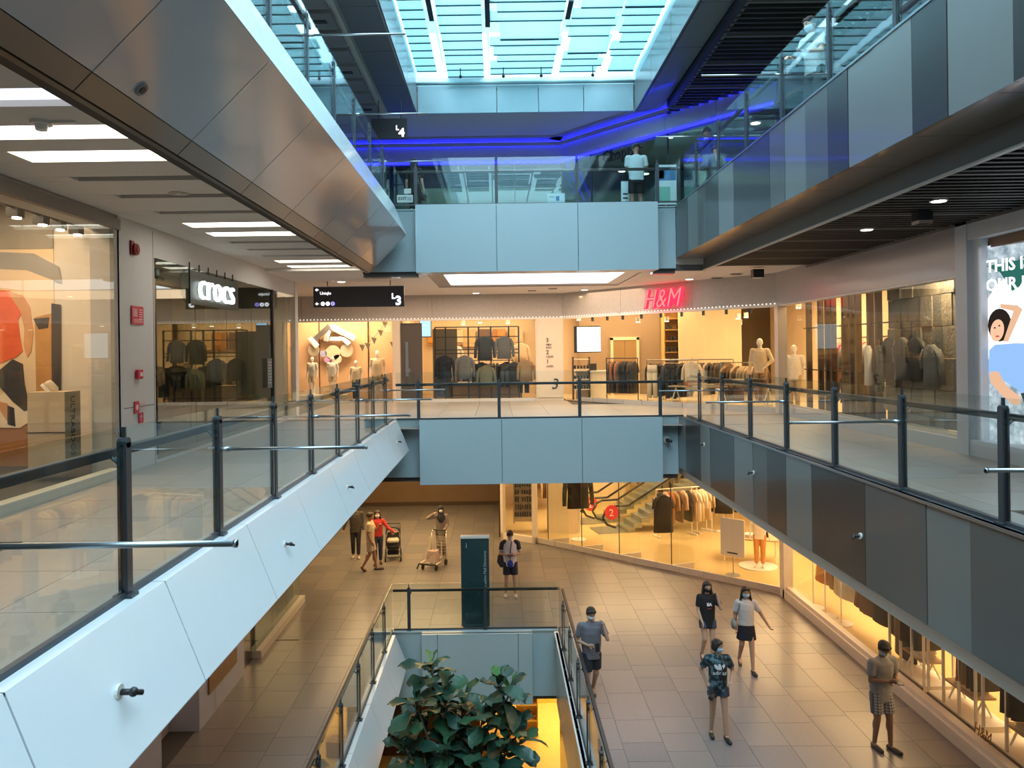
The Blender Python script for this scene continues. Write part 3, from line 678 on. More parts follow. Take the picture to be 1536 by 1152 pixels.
    # eyes
    if not plain:
        for s in (1, -1):
            MB().sphere(HX((s*.030, -.080, .014)), (.013, .008, .008), 10, 6, lk).build('eye', mat('eye_white', (.75, .73, .7), .3, var=0), root, smooth=True)
            MB().sphere(HX((s*.030, -.0865, .014)), (.0062, .004, .0062), 8, 6, lk).build('iris', mat('eye_dark', (.02, .012, .01), .2, var=0), root, smooth=True)
            MB().sphere(HX((s*.031, -.083, .036)), (.020, .006, .0045), 8, 6, lk).build('eyebrow', mat('brow', haircol, .8, var=0), root, smooth=True)
        if not mask: MB().sphere(HX((0, -.086, -.058)), (.024, .007, .007), 10, 6, lk).build('mouth', mat('lips', (.42, .17, .14), .5, var=0), root, smooth=True)
    # mask
    if mask:
        mk = MB(); rings = []
        for z_, ry, wv in ((-.006, .103, .78), (-.020, .120, .88), (-.045, .114, .90), (-.070, .102, .86), (-.088, .082, .72)):
            rings.append([HX((math.sin(a)*.083*wv, -math.cos(a)*ry+.012, z_)) for a in [(-1.25+2.5*i/12) for i in range(13)]])
        vs = [p for r in rings for p in r]; fs = [(r*13+i, r*13+i+1, (r+1)*13+i+1, (r+1)*13+i) for r in range(4) for i in range(12)]
        mk.add(vs, fs); o = mk.build('face_mask', cloth(mask), root, smooth=True); so = o.modifiers.new('s', 'SOLIDIFY'); so.thickness = .004
        for s in (1, -1): MB().path([HX((s*.078, -.026, -.008)), HX((s*.088, .02, .0))], .0022, 5).build('ear_loop', mat('loop_white', (.8, .8, .8), .6, var=0), root)
    # hair
    if hair and not plain:
        hm = mat('hair_%d' % int(haircol[0]*1000), haircol, .38, var=.25, scale=60, bump=.5, bscale=90); h = MB()
        if hair != 'hijab':
            h.sphere(HX((0, .022, .040)), (.090, .098, .088), 18, 12, lk)
            for i in range(7): h.sphere(HX((-.063+.021*i, -.064+.009*abs(i-3)*.9, .080-.005*abs(i-3))), (.021, .026, .036), 8, 6, lk)
            for s in (1, -1): h.sphere(HX((s*.078, .012, .022)), (.016, .040, .045), 8, 6, lk)
        if hair == 'bob':
            h.sphere(HX((0, .045, -.02)), (.092, .070, .085), 14, 9, lk)
            for s in (1, -1): h.sphere(HX((s*.080, .005, -.01)), (.020, .052, .075), 10, 8, lk)
        if hair == 'long':
            h.loft([ell(HX((0, .05, .03)), .088, .058), ell(HX((0, .065, -.08)), .095, .050), ell(hc+f((0, .085, -.20)), .105, .042), ell(hc+f((0, .095, -.33)), .095, .034), ell(hc+f((0, .095, -.42)), .06, .02)])
            for s in (1, -1):
                h.loft([ell(HX((s*.080, .015, .05)), .018, .045), ell(HX((s*.092, .018, -.05)), .018, .042), ell(hc+f((s*.108, -.005, -.17)), .026, .036), ell(hc+f((s*.105, -.060, -.29)), .022, .022), ell(hc+f((s*.10, -.080, -.36)), .012, .012)])
        if hair == 'hijab':
            h.sphere(HX((0, .020, .030)), (.100, .112, .105), 18, 12, lk); h.loft([ell(HX((0, .04, -.03)), .095, .085), ell(HX((0, .01, -.12)), .085, .085), ell((0, -.01, 1.40), .15, .12), ell((0, -.02, 1.30), .14, .135), ell((0, -.03, 1.20), .09, .12)])
            for s in (1, -1): h.sphere(HX((s*.07, -.03, -.03)), (.026, .05, .07), 10, 8, lk)
            voxelize(h, 'headscarf', cloth((.018, .020, .035)), root, .012, 3)
        else: voxelize(h, 'hair', hm, root, .011, 2)
    # top
    if top:
        t = MB(); z0 = toplen; flare = .012
        rr = [((0, 0, z0), .160+flare+(.0 if fem else .010), .122), ((0, 0, (z0+1.04)/2), .160+(.008 if not fem else 0), .120), ((0, 0, 1.04), wst+.045, .120), ((0, -.005-lean*.1, 1.15), wst+.048, .122), ((0, -lean*.25, 1.27), .178 if not fem else .162, .130), ((0, -lean*.36, 1.37), .185 if not fem else .165, .108), ((0, .008-lean*.40, 1.44), .105, .075), ((0, .01-lean*.41, 1.465), .072, .064)]
        t.loft([ell(c, rx, ry, 20) for c, rx, ry in rr])
        for s in (1, -1):
            e, wv = A[s]
            cap(t, sh[s]+f((-s*.05, 0, -.01)), sh[s]+f((0, 0, -.004)), .075, .070)
            if sleeve == 'short': t.tube(sh[s], sh[s]+(e-sh[s])*.72, .070, .064, 12)
            elif sleeve == 'long': cap(t, sh[s], e, .069, .055); t.tube(e, e+(wv-e)*.93, .055, .040, 12); t.sphere(e+(wv-e)*.93, .041, 10, 7)
        voxelize(t, 'shirt' if sleeve == 'short' else 'jacket', cloth(top), root, .0125, 3)
    if bottom:
        kind, bc = bottom; t = MB()
        if kind == 'skirt':
            t.loft([ell((0, 0, .63), .205, .155, 20), ell((0, 0, .74), .19, .14, 20), ell((0, 0, .90), .172, .118, 20), ell((0, 0, .99), .145, .108, 20)]); nm = 'skirt'
        else:
            t.loft([ell((0, 0, .80), .158, .105, 18), ell((0, 0, .90), .160, .110, 18), ell((0, 0, 1.0), .155, .112, 18)])
            for s in (1, -1):
                fr_ = {'shorts': .80, 'hot': .42, 'long': 1}[kind] if kind in ('shorts', 'hot', 'long') else 1
                kk = hip[s]+(kne[s]-hip[s])*fr_; t.sphere(hip[s]+f((-s*.012, 0, -.04)), .088, 12, 8)
                if kind == 'long': cap(t, hip[s], kne[s], .097, .074); t.tube(kne[s], kne[s]+(ank[s]-kne[s])*.92, .074, .056, 12)
                else: t.tube(hip[s], kk, .100, .096 if kind == 'shorts' else .101, 14)
            nm = 'trousers' if kind == 'long' else 'shorts'
        voxelize(t, nm, cloth(bc), root, .0125, 3)
    if shoes:
        for s in (1, -1):
            t = MB(); a = ank[s]; to = toe[s]; dd = (to-a); dd.z = 0 if not (len((sL if s == 1 else sR)) > 2) else dd.z; dd.normalize()
            heel = a+f((0, 0, -.055))-dd*.045; tip = heel+dd*.265 if dd.z == 0 else heel+dd*.24
            cap(t, heel, heel+(tip-heel)*.45, .036, .040); cap(t, heel+(tip-heel)*.45, tip-dd*.03, .040, .036)
            if dd.z == 0:
                t.loft([ell(heel+(tip-heel)*.46+f((0, 0, -.030+q)), .044, .135, 16) for q in (0, .022)])
            voxelize(t, 'shoe', cloth(shoes, .6), root, .011, 2)
    root['_hc'] = [hc.x, hc.y, hc.z]
    return root
def grnd(px, py): return onz(px, py, F2)
G = (.018, .018, .020)
# grey tee man by the void, phone in one hand, other hand at his ear
p = person('man in grey tee and black shorts, hand at his ear, beside the void railing', grnd(888, 1052), .10, 1.74, step=((.0, -.26, .07), (.0, .10)), mask=(.62, .66, .72), hair='short', haircol=(.030, .018, .014),
   top=(.16, .15, .175), bottom=('shorts', (.018, .018, .024)), look=(.10, .38),
   arms={1: ((.26, -.17, 1.20), (.13, -.14, 1.60), (-.08, .10, .50), .4), -1: ((-.25, .03, 1.13), (-.03, -.22, 1.07), (1, -.25, 0), .7, (0, 0, 1))})
kidp = lambda o, r: o
ph = MB().cbox((.06, -.235, 1.07), (.075, .012, .15), Matrix.Rotation(.0, 4, 'Z')).build('smartphone', BLACK)
def held(o, r, label, cat, **kw):            # something a person holds: stays top-level, placed with the person's transform
    o.matrix_world = Matrix.Translation(r.location) @ Matrix.Rotation(r.rotation_euler.z, 4, 'Z') @ Matrix.Diagonal((*r.scale, 1)); return tag(o, label, cat, **kw)
held(ph, p, 'black phone in the hand of the man in grey tee', 'phone')
# man in plaid shorts, lower right
p = person('man in grey tee and plaid shorts looking at his phone near the lower window', grnd(1322, 1122), .25, 1.76, skin='b', mask=(.45, .60, .62), top=(.30, .30, .31), toplen=.76, step=((.02, .08), (.0, -.05)),
   bottom=('shorts', (.30, .29, .29)), look=(-.05, .75), shoes=(.075, .060, .050), lean=.12,
   arms={1: ((.22, -.06, 1.13), (.05, -.30, 1.18), (-1, -.3, .1), .6, (0, 0, -1)), -1: ((-.22, -.04, 1.12), (-.03, -.29, 1.17), (1, -.3, .05), .6, (0, 0, 1))})
ph = MB().cbox((.02, -.36, 1.17), (.075, .14, .012), None).build('smartphone', BLACK); held(ph, p, 'phone in the hands of the man in plaid shorts', 'phone')
pm_ = bpy.data.materials.new('plaid_cloth'); pm_.use_nodes = True; nt = pm_.node_tree; pb = nt.nodes['Principled BSDF']; pb.inputs['Roughness'].default_value = .85
tc = nt.nodes.new('ShaderNodeTexCoord'); fac = None
for ax in ('X', 'Z'):
    wv = nt.nodes.new('ShaderNodeTexWave'); wv.bands_direction = ax; wv.inputs['Scale'].default_value = 7; nt.links.new(tc.outputs['Object'], wv.inputs['Vector'])
    if fac is None: fac = wv.outputs['Fac']
    else:
        mm_ = nt.nodes.new('ShaderNodeMath'); mm_.operation = 'MULTIPLY'; nt.links.new(fac, mm_.inputs[0]); nt.links.new(wv.outputs['Fac'], mm_.inputs[1]); fac = mm_.outputs[0]
cr = nt.nodes.new('ShaderNodeValToRGB'); cr.color_ramp.elements[0].color = (.13, .13, .16, 1); cr.color_ramp.elements[1].color = (.50, .48, .48, 1); cr.color_ramp.elements[1].position = .35
nt.links.new(fac, cr.inputs[0]); nt.links.new(cr.outputs[0], pb.inputs['Base Color'])
for c in p.children:
    if c.name.startswith('shorts'): c.data.materials[0] = pm_
# short person in patterned black tee
p = person('short haired person in black printed sports tee and denim shorts carrying a camera', grnd(1078, 1104), -.05, 1.62, fem=True, skin='a', mask=(.42, .60, .74), hair='bob', top=(.03, .045, .055), toplen=.82, bottom=('hot', (.035, .05, .085)),
   step=((.02, .12), (.03, -.06)), look=(.85, .15), shoes=(.02, .02, .02), arms={1: ((.28, .08, 1.15), (.20, -.12, 1.02), (-.5, -.4, -.2), .5), -1: ((-.28, .10, 1.15), (-.20, .02, .95), (.2, -.2, -.6), .5)})
tm = bpy.data.materials.new('printed_tee'); tm.use_nodes = True; nt = tm.node_tree; pb = nt.nodes['Principled BSDF']; pb.inputs['Roughness'].default_value = .85
tc = nt.nodes.new('ShaderNodeTexCoord'); vo = nt.nodes.new('ShaderNodeTexNoise'); vo.inputs['Scale'].default_value = 14; vo.inputs['Detail'].default_value = 3
cr = nt.nodes.new('ShaderNodeValToRGB'); cr.color_ramp.elements[0].position = .47; cr.color_ramp.elements[0].color = (.012, .018, .024, 1); cr.color_ramp.elements[1].position = .60; cr.color_ramp.elements[1].color = (.09, .17, .20, 1)
nt.links.new(tc.outputs['Object'], vo.inputs['Vector']); nt.links.new(vo.outputs['Fac'], cr.inputs[0]); nt.links.new(cr.outputs[0], pb.inputs['Base Color'])
for c in p.children:
    if c.name.startswith('shirt'): c.data.materials[0] = tm
TEEW = mat('tee_print_white', (.8, .82, .84), .7, var=0)
text('print', 'adidas', .095, (0, -.142, 1.15), (PI/2, 0, 0), TEEW, p, .003, 'CENTER')
for k_, (cx_, an) in enumerate(((-.055, .6), (0, 0), (.055, -.6))):
    lf = [(.026*math.sin(t)*(1+.1*math.cos(t)), .058*math.cos(t)) for t in [2*PI*i/12 for i in range(12)]]
    MB().prism(lf, -.002, .003, Matrix.Translation((cx_, -.146, 1.285)) @ Matrix.Rotation(PI/2, 4, 'X') @ Matrix.Rotation(an, 4, 'Z')).build('print', TEEW, p)
strap = MB(); strap.path([(.05, -.09, 1.45), (.045, -.155, 1.25), (.0, -.155, 1.05), (-.12, -.15, .86)], .012, 6)
cm = MB().cbox((-.14, -.19, .83), (.13, .07, .09)).tube((-.14, -.22, .83), (-.20, -.30, .80), .042, .045, 14)
co = empty('camera_bag', (0, 0, 0)); cmo = cm.build('camera_body', BLACK, co); strap.build('strap', BLACK, co, smooth=True); held(co, p, 'black camera on a strap at the hip of the person in printed tee', 'camera')
# woman in black tee
p = person('woman with long black hair in black printed tee with one hand at her face', grnd(1062, 992), .05, 1.66, fem=True, skin='c', mask=(.02, .02, .02), hair='long', top=(.012, .012, .014), toplen=.74, bottom=('hot', (.05, .075, .12)),
   step=((.0, .02), (.0, -.14, .05)), look=(0, .12), arms={1: ((.24, -.17, 1.19), (.12, -.14, 1.60), (-.08, .10, .5), .4), -1: ((-.21, -.02, 1.12), (-.16, -.14, .90))})
text('print', 'BA', .085, (0, -.140, 1.24), (PI/2, 0, 0), TEEW, p, .003, 'CENTER', bold=.006); text('print', 'rawr', .045, (0, -.142, 1.17), (PI/2, 0, 0), mat('print_red', (.5, .05, .06), .7, var=0), p, .003, 'CENTER')
# woman in white tee
p = person('woman with long hair in white tee and black skirt walking with a shoulder bag', grnd(1120, 1003), -.12, 1.66, fem=True, skin='a', mask=(.40, .62, .78), hair='long', top=(.62, .60, .60), toplen=.93, bottom=('skirt', (.015, .017, .028)),
   step=((.0, .22), (.02, -.22, .07)), look=(.05, .1), arms={1: ((.30, -.0, 1.17), (.42, -.14, .97)), -1: ((-.22, .05, 1.12), (-.20, -.04, .88))})
bg = empty('shoulder_bag', (0, 0, 0)); MB().loft([ell((-.25, .0, .86), .045, .12, 12), ell((-.25, 0, .95), .06, .14, 12), ell((-.25, 0, 1.04), .035, .12, 12)]).build('bag', cloth((.30, .29, .27)), bg, smooth=True)
MB().path([(-.24, -.10, 1.02), (-.16, -.10, 1.30), (-.125, -.02, 1.47), (-.17, .10, 1.25), (-.24, .10, 1.02)], .008, 6).build('strap', BLACK, bg); held(bg, p, 'grey shoulder bag on the woman in white tee', 'bag')
# man with raglan tee
p = person('man in white tee with black sleeves looking at his phone behind the void', grnd(766, 894), 0, 1.74, mask=(.65, .70, .75), hair='short', top=(.70, .64, .66), toplen=.80, bottom=('shorts', (.016, .018, .035)), step=((.04, .02), (.04, -.02)),
   look=(0, .65), shoes=(.55, .50, .46), arms={1: ((.26, -.02, 1.14), (.06, -.24, 1.14), (-1, -.2, 0), .6, (0, 0, -1)), -1: ((-.26, -.02, 1.14), (-.06, -.24, 1.14), (1, -.2, 0), .6, (0, 0, 1))})
sl = MB()
for s in (1, -1): cap(sl, (s*.15, .005, 1.405), (s*.195, .0, 1.385), .078, .077); sl.tube((s*.195, 0, 1.39), (s*.235, -.012, 1.22), .076, .069, 12)
voxelize(sl, 'sleeves', cloth((.02, .02, .022)), p, .0125, 3)
ph = MB().cbox((0, -.30, 1.14), (.14, .10, .015)).build('smartphone', BLACK); held(ph, p, 'phone in the hands of the man with black sleeves', 'phone')
bk = empty('sling_bag', (0, 0, 0)); MB().loft([ell((-.20, .16, .72), .07, .05, 12), ell((-.22, .17, .85), .13, .08, 12), ell((-.20, .17, 1.02), .13, .08, 12), ell((-.16, .15, 1.14), .07, .05, 12)]).build('bag', cloth((.05, .05, .055)), bk, smooth=True)
MB().path([(-.12, .16, 1.1), (.03, .06, 1.475), (.04, -.09, 1.44), (.0, -.155, 1.2), (.0, -.16, .95)], .011, 6).build('strap', BLACK, bk); held(bk, p, 'dark backpack hanging behind the man with black sleeves', 'bag')
bb = MB().loft([ell((0, -.155, .80), .05, .03, 12), ell((0, -.165, .87), .085, .04, 12), ell((0, -.16, .97), .055, .03, 12)]).build('waist_pouch', cloth((.03, .05, .30)), smooth=True); held(bb, p, 'blue pouch hanging at the waist of the man with black sleeves', 'bag')
# hijab woman with trolley
p = person('woman in black headscarf pushing a wire trolley, one hand raised to her head', grnd(662, 838), .18, 1.66, fem=True, skin='c', mask=(.8, .8, .82), hair='hijab', top=(.24, .20, .19), sleeve='long', toplen=.62, bottom=('long', (.09, .075, .075)), shoes=(.05, .04, .04),
   arms={-1: ((-.36, -.03, 1.36), (-.15, -.10, 1.56), (.2, .02, .12), .5), 1: ((.22, -.02, 1.12), (.10, -.26, 1.0), (-.3, -.6, -.1), .8)})
# couple and dark hooded person
person('person in dark hooded jacket and dark trousers walking away below the white balcony edge', grnd(534, 836), .15, 1.72, skin='c', mask=(.7, .72, .75), top=(.055, .05, .045), sleeve='long', toplen=.80, bottom=('long', (.02, .022, .03)), shoes=(.50, .45, .40), step=((.0, .1), (.0, -.05)),
   arms={-1: ((-.30, .03, 1.15), (-.38, -.02, .92)), 1: ((.22, .02, 1.12), (.24, -.05, .88))})
person('man in cream tee and beige shorts facing the woman in red beside the stroller', grnd(556, 856), -2.15+3.7, 1.74, skin='b', hair='short', haircol=(.020, .014, .012), top=(.55, .45, .32), toplen=.78, bottom=('shorts', (.48, .40, .33)), shoes=(.06, .04, .04), step=((.0, .16), (.0, -.22, .05)), look=(.2, .1),
   arms={1: ((.20, -.12, 1.13), (.08, -.28, 1.30), (-.2, -.1, .4), .5), -1: ((-.21, .02, 1.12), (-.20, -.08, .88))})
p = person('woman with long hair in red top and blue jeans holding the stroller handle', grnd(567, 846), .15, 1.64, fem=True, skin='c', mask=(.75, .75, .78), hair='long', haircol=(.025, .014, .012), top=(.52, .035, .035), sleeve='long', toplen=.90, bottom=('long', (.035, .05, .10)), shoes=(.06, .035, .035),
   arms={1: ((.32, -.05, 1.18), (.52, -.15, 1.05), (.5, -.1, -.1), .8), -1: ((-.20, .02, 1.12), (-.18, -.1, .90))}, step=((.0, -.1), (.0, .08)))
# ---- upper level
def up(px, y): a, b = U(px, 300); return Vector((a*y, y, F4))
p = person('man in pale tee and black shorts standing with his back to the upper glass railing', up(955, 18.22), PI, 1.76, skin='b', hair='short', top=(.55, .66, .68), toplen=.86, bottom=('shorts', (.012, .012, .014)), look=(.25, .45), step=((.02, 0), (.02, .03)), lean=.05,
   arms={1: ((.22, -.05, 1.14), (.05, -.28, 1.15), (-1, -.2, .1), .6, (0, 0, -1)), -1: ((-.24, -.02, 1.14), (-.06, -.27, 1.16), (1, -.2, .1), .6, (0, 0, 1))})
p = person('girl with long hair in black standing behind the upper railing at the left', up(622, 18.8), 2.9, 1.62, fem=True, skin='a', hair='long', top=(.012, .012, .015), toplen=.85, bottom=('long', (.02, .02, .025)), look=(0, .1))
bg = MB().loft([ell((-.24, .0, .62), .05, .10, 12), ell((-.25, 0, .74), .075, .13, 12), ell((-.24, 0, .84), .04, .10, 12)]).build('handbag', cloth((.02, .02, .022)), smooth=True); held(bg, p, 'small black bag hanging beside the girl in black', 'bag')
person('man in navy shirt standing at the corner of the upper right walkway', up(1058, 16.9)+Vector((.05, 0, 0)), 2.2, 1.74, skin='a', hair='short', top=(.035, .05, .26), toplen=.86, bottom=('long', (.05, .05, .055)), look=(.2, .2))
a_ = U(1216, 20); p = person('masked person leaning over the upper right glass railing near the slatted ceiling', Vector((4.66, 11.1, F4+.0)), -1.2, 1.64, fem=True, skin='c', mask=(.55, .68, .74), hair='short', haircol=(.03, .02, .018), top=(.55, .62, .64), sleeve='short', toplen=.85, bottom=('long', (.05, .05, .06)), look=(-.1, .35), lean=.15,
   arms={-1: ((-.24, -.10, 1.14), (-.16, -.32, 1.12), (.2, -.6, .0), .4), 1: ((.24, -.10, 1.14), (.14, -.32, 1.12), (-.2, -.6, .0), .4)})
# ================================================================ objects on the lower walkway
# directory totem
tp = onz(714, 941, F2); tt = empty('directory_totem', (tp.x, 18.05, F2), label='tall dark teal mall directory pillar standing behind the lower void railing', cat='directory sign')
TEAL = mat('teal_glass', (.028, .062, .070), .12, 0, .5, .5, var=.03)
MB().box(-.33, .33, -.07, .07, .06, 2.12).build('panel', TEAL, tt); MB().box(-.30, .30, -.05, .05, 0, .06).build('base', BLACK, tt); MB().box(-.34, .34, -.085, .085, 2.12, 2.17).build('cap', WHITE, tt)
text('lettering', 'Interactive Mall Directory', .092, (.26, -.075, .86), (PI/2, -PI/2, 0), mat('pale_letter', (.45, .5, .5), .6), tt, .002)
text('lettering', 'i', .18, (-.22, -.075, 1.90), (PI/2, 0, 0), mat('pale_letter', (.45, .5, .5)), tt, .002)
# stroller
def wheel(mb, c, r, w, axis='x'):
    o = Vector((w/2, 0, 0)) if axis == 'x' else Vector((0, w/2, 0)); mb.tube(Vector(c)-o, Vector(c)+o, r, n=18)
s = empty('baby_stroller', grnd(590, 838)+Vector((.0, .0, 0)), .12, label='black baby stroller with white blanket pushed by the woman in red', cat='stroller')
RUB = mat('black_rubber', (.015, .015, .015), .7)
for x in (-.24, .24):
    for y, r_ in ((-.30, .10), (.28, .12)):
        wb = MB(); wheel(wb, (x, y, r_), r_, .045); wb.build('wheel', RUB, s, smooth=False); MB().tube((x-.028, y, r_), (x+.028, y, r_), r_*.45, n=12).build('hub', STEEL, s)
MB().path([(-.24, -.30, .12), (-.22, -.05, .42), (-.22, .20, .72), (-.22, .42, 1.02), (.22, .42, 1.02), (.22, .20, .72), (.22, -.05, .42), (.24, -.30, .12)], .016, 8).path([(-.24, .28, .14), (-.22, -.05, .45)], .014, 8).path([(.24, .28, .14), (.22, -.05, .45)], .014, 8).tube((-.24, .28, .14), (.24, .28, .14), .012).tube((-.24, -.3, .12), (.24, -.3, .12), .012).build('frame', BLACK, s, smooth=True)
MB().loft([ell((0, -.12, .36), .19, .16, 14), ell((0, -.06, .48), .21, .20, 14), ell((0, .06, .62), .20, .16, 14), ell((0, .16, .80), .18, .10, 14)]).build('seat', cloth((.03, .03, .035)), s, smooth=True)
hb = MB()
for i in range(9):
    a0 = PI*i/8
    for j in range(4): pass
vs = []
for i in range(9):
    for j in range(6):
        th = PI*i/8; ph_ = math.radians(5+20*j); vs.append((.22*math.cos(th), .18-.30*math.sin(ph_)*1.0*math.sin(th)**.3 if False else .20-.28*math.sin(ph_), .80+.24*math.sin(th)*math.cos(ph_*.35)))
hb.add(vs, [(i*6+j, i*6+j+1, (i+1)*6+j+1, (i+1)*6+j) for i in range(8) for j in range(5)])
o = hb.build('canopy', cloth((.02, .02, .022)), s, smooth=True); so = o.modifiers.new('s', 'SOLIDIFY'); so.thickness = .012
MB().loft([ell((0, -.20, .56), .18, .07, 14), ell((0, -.15, .63), .19, .12, 14), ell((0, -.08, .68), .15, .09, 14)]).build('blanket', cloth((.62, .58, .50)), s, smooth=True)
MB().sphere((0, .04, .80), (.06, .065, .075), 12, 9).build('baby_head', mat('skin_a', SKINS['a']), s, smooth=True)
MB().cbox((0, .05, .22), (.36, .34, .14)).build('basket', cloth((.03, .03, .032)), s, bevel=.02)
# luggage trolley
tr = empty('luggage_trolley', grnd(652, 850), -.35, label='wire luggage trolley holding a pale bag in front of the woman in headscarf', cat='trolley')
CH = mat('warm_chrome', (.62, .56, .46), .3, .7, var=.03)
for x, y in ((-.22, -.36), (.22, -.36), (-.24, .30), (.24, .30)):
    wb = MB(); wheel(wb, (x, y, .08), .08, .04); wb.build('wheel', RUB, tr)
b = MB(); b.path([(-.26, -.50, .20), (.26, -.50, .20), (.24, .32, .20), (-.24, .32, .20), (-.26, -.50, .20)], .018)
b.path([(-.24, .30, .16), (-.24, .34, .95), (-.22, .42, 1.02), (.22, .42, 1.02), (.24, .34, .95), (.24, .30, .16)], .016)
for i in range(6): y = -.42+i*.13; b.tube((-.25, y, .20), (.25, y, .20), .008, n=6)
b.build('frame', CH, tr, smooth=True)
b = MB()
for i in range(9): x = -.24+i*.06; b.tube((x, .33, .22), (x, .35, .85), .005, n=5)
for i in range(7): z = .30+i*.09; b.tube((-.24, .335+i*.002, z), (.24, .335+i*.002, z), .005, n=5)
for i in range(7): z = .62+i*.04; b.tube((-.24, .10, z), (.24, .10, z), .005, n=5); b.tube((-.24, .10, z), (-.24, .36, z), .005, n=5); b.tube((.24, .10, z), (.24, .36, z), .005, n=5)
b.build('wire_basket', CH, tr, kind='stuff')
MB().tube((-.22, .42, 1.02), (.22, .42, 1.02), .024).build('handle', BLACK, tr); MB().path([(-.28, -.50, .20), (-.32, -.56, .05)], .022).tube((-.27, -.5, .2), (.27, -.5, .2), .03).build('bumper', BLACK, tr)
tb = MB().add([(-.17, -.27, .212), (.17, -.27, .212), (.17, .05, .212), (-.17, .05, .212), (-.15, -.20, .52), (.13, -.17, .50), (.15, .02, .54), (-.14, .00, .50)], [(3,2,1,0), (4,5,6,7), (0,1,5,4), (1,2,6,5), (2,3,7,6), (3,0,4,7)]).path([(-.08, -.16, .5), (-.06, -.13, .64), (.06, -.12, .64), (.08, -.15, .5)], .008, 6).build('bag', cloth((.50, .37, .33)), bevel=.02)
tb.matrix_world = Matrix.Translation(tr.location) @ Matrix.Rotation(-.35, 4, 'Z'); tag(tb, 'pale pink bag lying in the wire trolley', 'bag')
# ================================================================ tree in the lower void
tree = empty('fiddle_leaf_fig', (-.72, 12.9, F1), label='tall fiddle leaf fig with large dark green leaves rising out of the lower void', cat='tree')
BARK = mat('bark', (.16, .12, .085), .85, var=.3, scale=30, bump=.5)
LEAFM = []
for i, c in enumerate(((.026, .085, .048), (.018, .062, .040), (.038, .115, .052), (.11, .27, .08))):
    LEAFM.append(mat('leaf_green_%s' % 'abcd'[i], c, .38, 0, .5, .15, var=.25, scale=9, bump=.15, bscale=25))
def leafmesh(m, bend):
    prof = [(0, .010), (.08, .035), (.25, .060), (.42, .058), (.60, .095), (.80, .115), (.94, .075), (1.0, .012)]
    L = .36; vs = []; fs = []
    for (t, wd) in prof:
        z = .03*math.sin(t*2.4)-bend*t*t*.16; y = t*L
        wav = .020*math.sin(t*13+bend)
        vs += [(-wd, y, z+.022+wav), (0, y, z), (wd, y, z+.022-wav)]
    for i in range(len(prof)-1):
        a = i*3; fs += [(a, a+1, a+4, a+3), (a+1, a+2, a+5, a+4)]
    me = bpy.data.meshes.new('leaf'); me.from_pydata(vs, [], fs); me.polygons.foreach_set('use_smooth', [True]*len(fs)); me.materials.append(m); return me
leafs = [leafmesh(m, b_) for m in LEAFM[:3] for b_ in (.6, 1.4)]; young = leafmesh(LEAFM[3], .2)
rt = random.Random(5); stems = MB(); stems.tube((0, 0, .3), (.03, 0, 3.6), .075, .055, 10); tips = []
# tips measured as offsets from the trunk (x, y, height above the ground floor)
spec = [(-.50, .1, 5.95), (-.75, -.3, 5.55), (-.25, .0, 5.5), (.05, .3, 5.2), (.75, .0, 5.7), (.95, .3, 5.45), (.45, -.2, 5.25), (-.65, .1, 4.95), (-.95, -.2, 4.75), (-.2, -.45, 4.85), (.35, -.5, 4.75), (.85, -.3, 4.85), (1.1, .0, 4.9),
        (0, 0, 4.9), (-.5, -.5, 4.35), (.2, -.6, 4.3), (.7, -.5, 4.3), (-.1, .3, 4.5), (-.85, .2, 4.3), (.55, .5, 4.9), (-.4, .5, 5.2), (.1, -.2, 3.95), (-.3, .2, 4.0), (-.7, -.4, 3.9), (.5, .2, 4.0)]
for (x, y, h) in spec:
    x *= .92; mid = Vector((x*.45, y*.4, 3.0+(h-3.0)*.5)); end = Vector((x, y, h))
    stems.tube((.03*0, 0, 2.6+(h-3.9)*.35), mid, .035, .026, 7); stems.tube(mid, end, .026, .014, 7)
    n = 12 if h > 4.6 else 10
    for i in range(n):
        az = i*2.4+rt.uniform(-.3, .3); el = 1.15-1.5*(i/n)+rt.uniform(-.15, .15); hh = -.05*i*.9+.02
        base = end+Vector((math.cos(az)*.02, math.sin(az)*.02, hh*.8+.05))
        yg = (i < 2 and h in (5.7, 5.95, 5.45))
        link('leaf', young if yg else rt.choice(leafs), tree, loc=base, rot=Euler((el, rt.uniform(-.35, .35), az-PI/2), 'XYZ'), scale=(sc_ := rt.uniform(.95, 1.4) if not yg else .75, sc_, sc_))
stems.build('branches', BARK, tree, smooth=True)
MB().loft([ell((0, 0, 0), .38, .38, 20, sq=2), ell((0, 0, .35), .5, .5, 20, sq=2), ell((0, 0, .7), .52, .52, 20, sq=2)]).build('pot', mat('stone_pot', (.55, .53, .5), .7), tree, smooth=True)
# ground level things seen through the void
kw = empty('wall_ground', (0, 0, 0), kind='structure', label='glowing yellow shop wall on the ground floor under the far bridge')
YW = mat('yellow_wall', (.78, .52, .12), .35, coat=.3, var=.05)
for i in range(6): MB().box(.0+i*.5+.005, .5+i*.5-.005, 24.6, 24.7, F1, F2-1.45).build('panel', YW, kw)
dv2 = empty('reflection_cabinet', (.75, 22.6, F1), label='yellow shelf unit added for a reflection on the ground floor behind the tree', cat='cabinet')  # unit added in place of what reads as a reflection in the glass
fb = MB(); [fb.box(a, b, -.2, .2, 0, 1.9) for a, b in ((-.32, -.29), (.29, .32))]; fb.build('side_panel', YW, dv2)
for i in range(5): MB().box(-.29, .29, -.2, .2, i*.46, i*.46+.03).build('shelf', YW, dv2)
MB().box(-.29, .29, .17, .2, 0, 1.9).build('back_panel', YW, dv2); MB().box(-.12, .12, -.22, -.2, 1.6, 1.68).build('handle', BLACK, dv2)
cr_ = empty('cardboard_carton', (-.35, 21.6, F1), .2, label='brown carton on the yellow ground floor beside the shelf unit', cat='box')
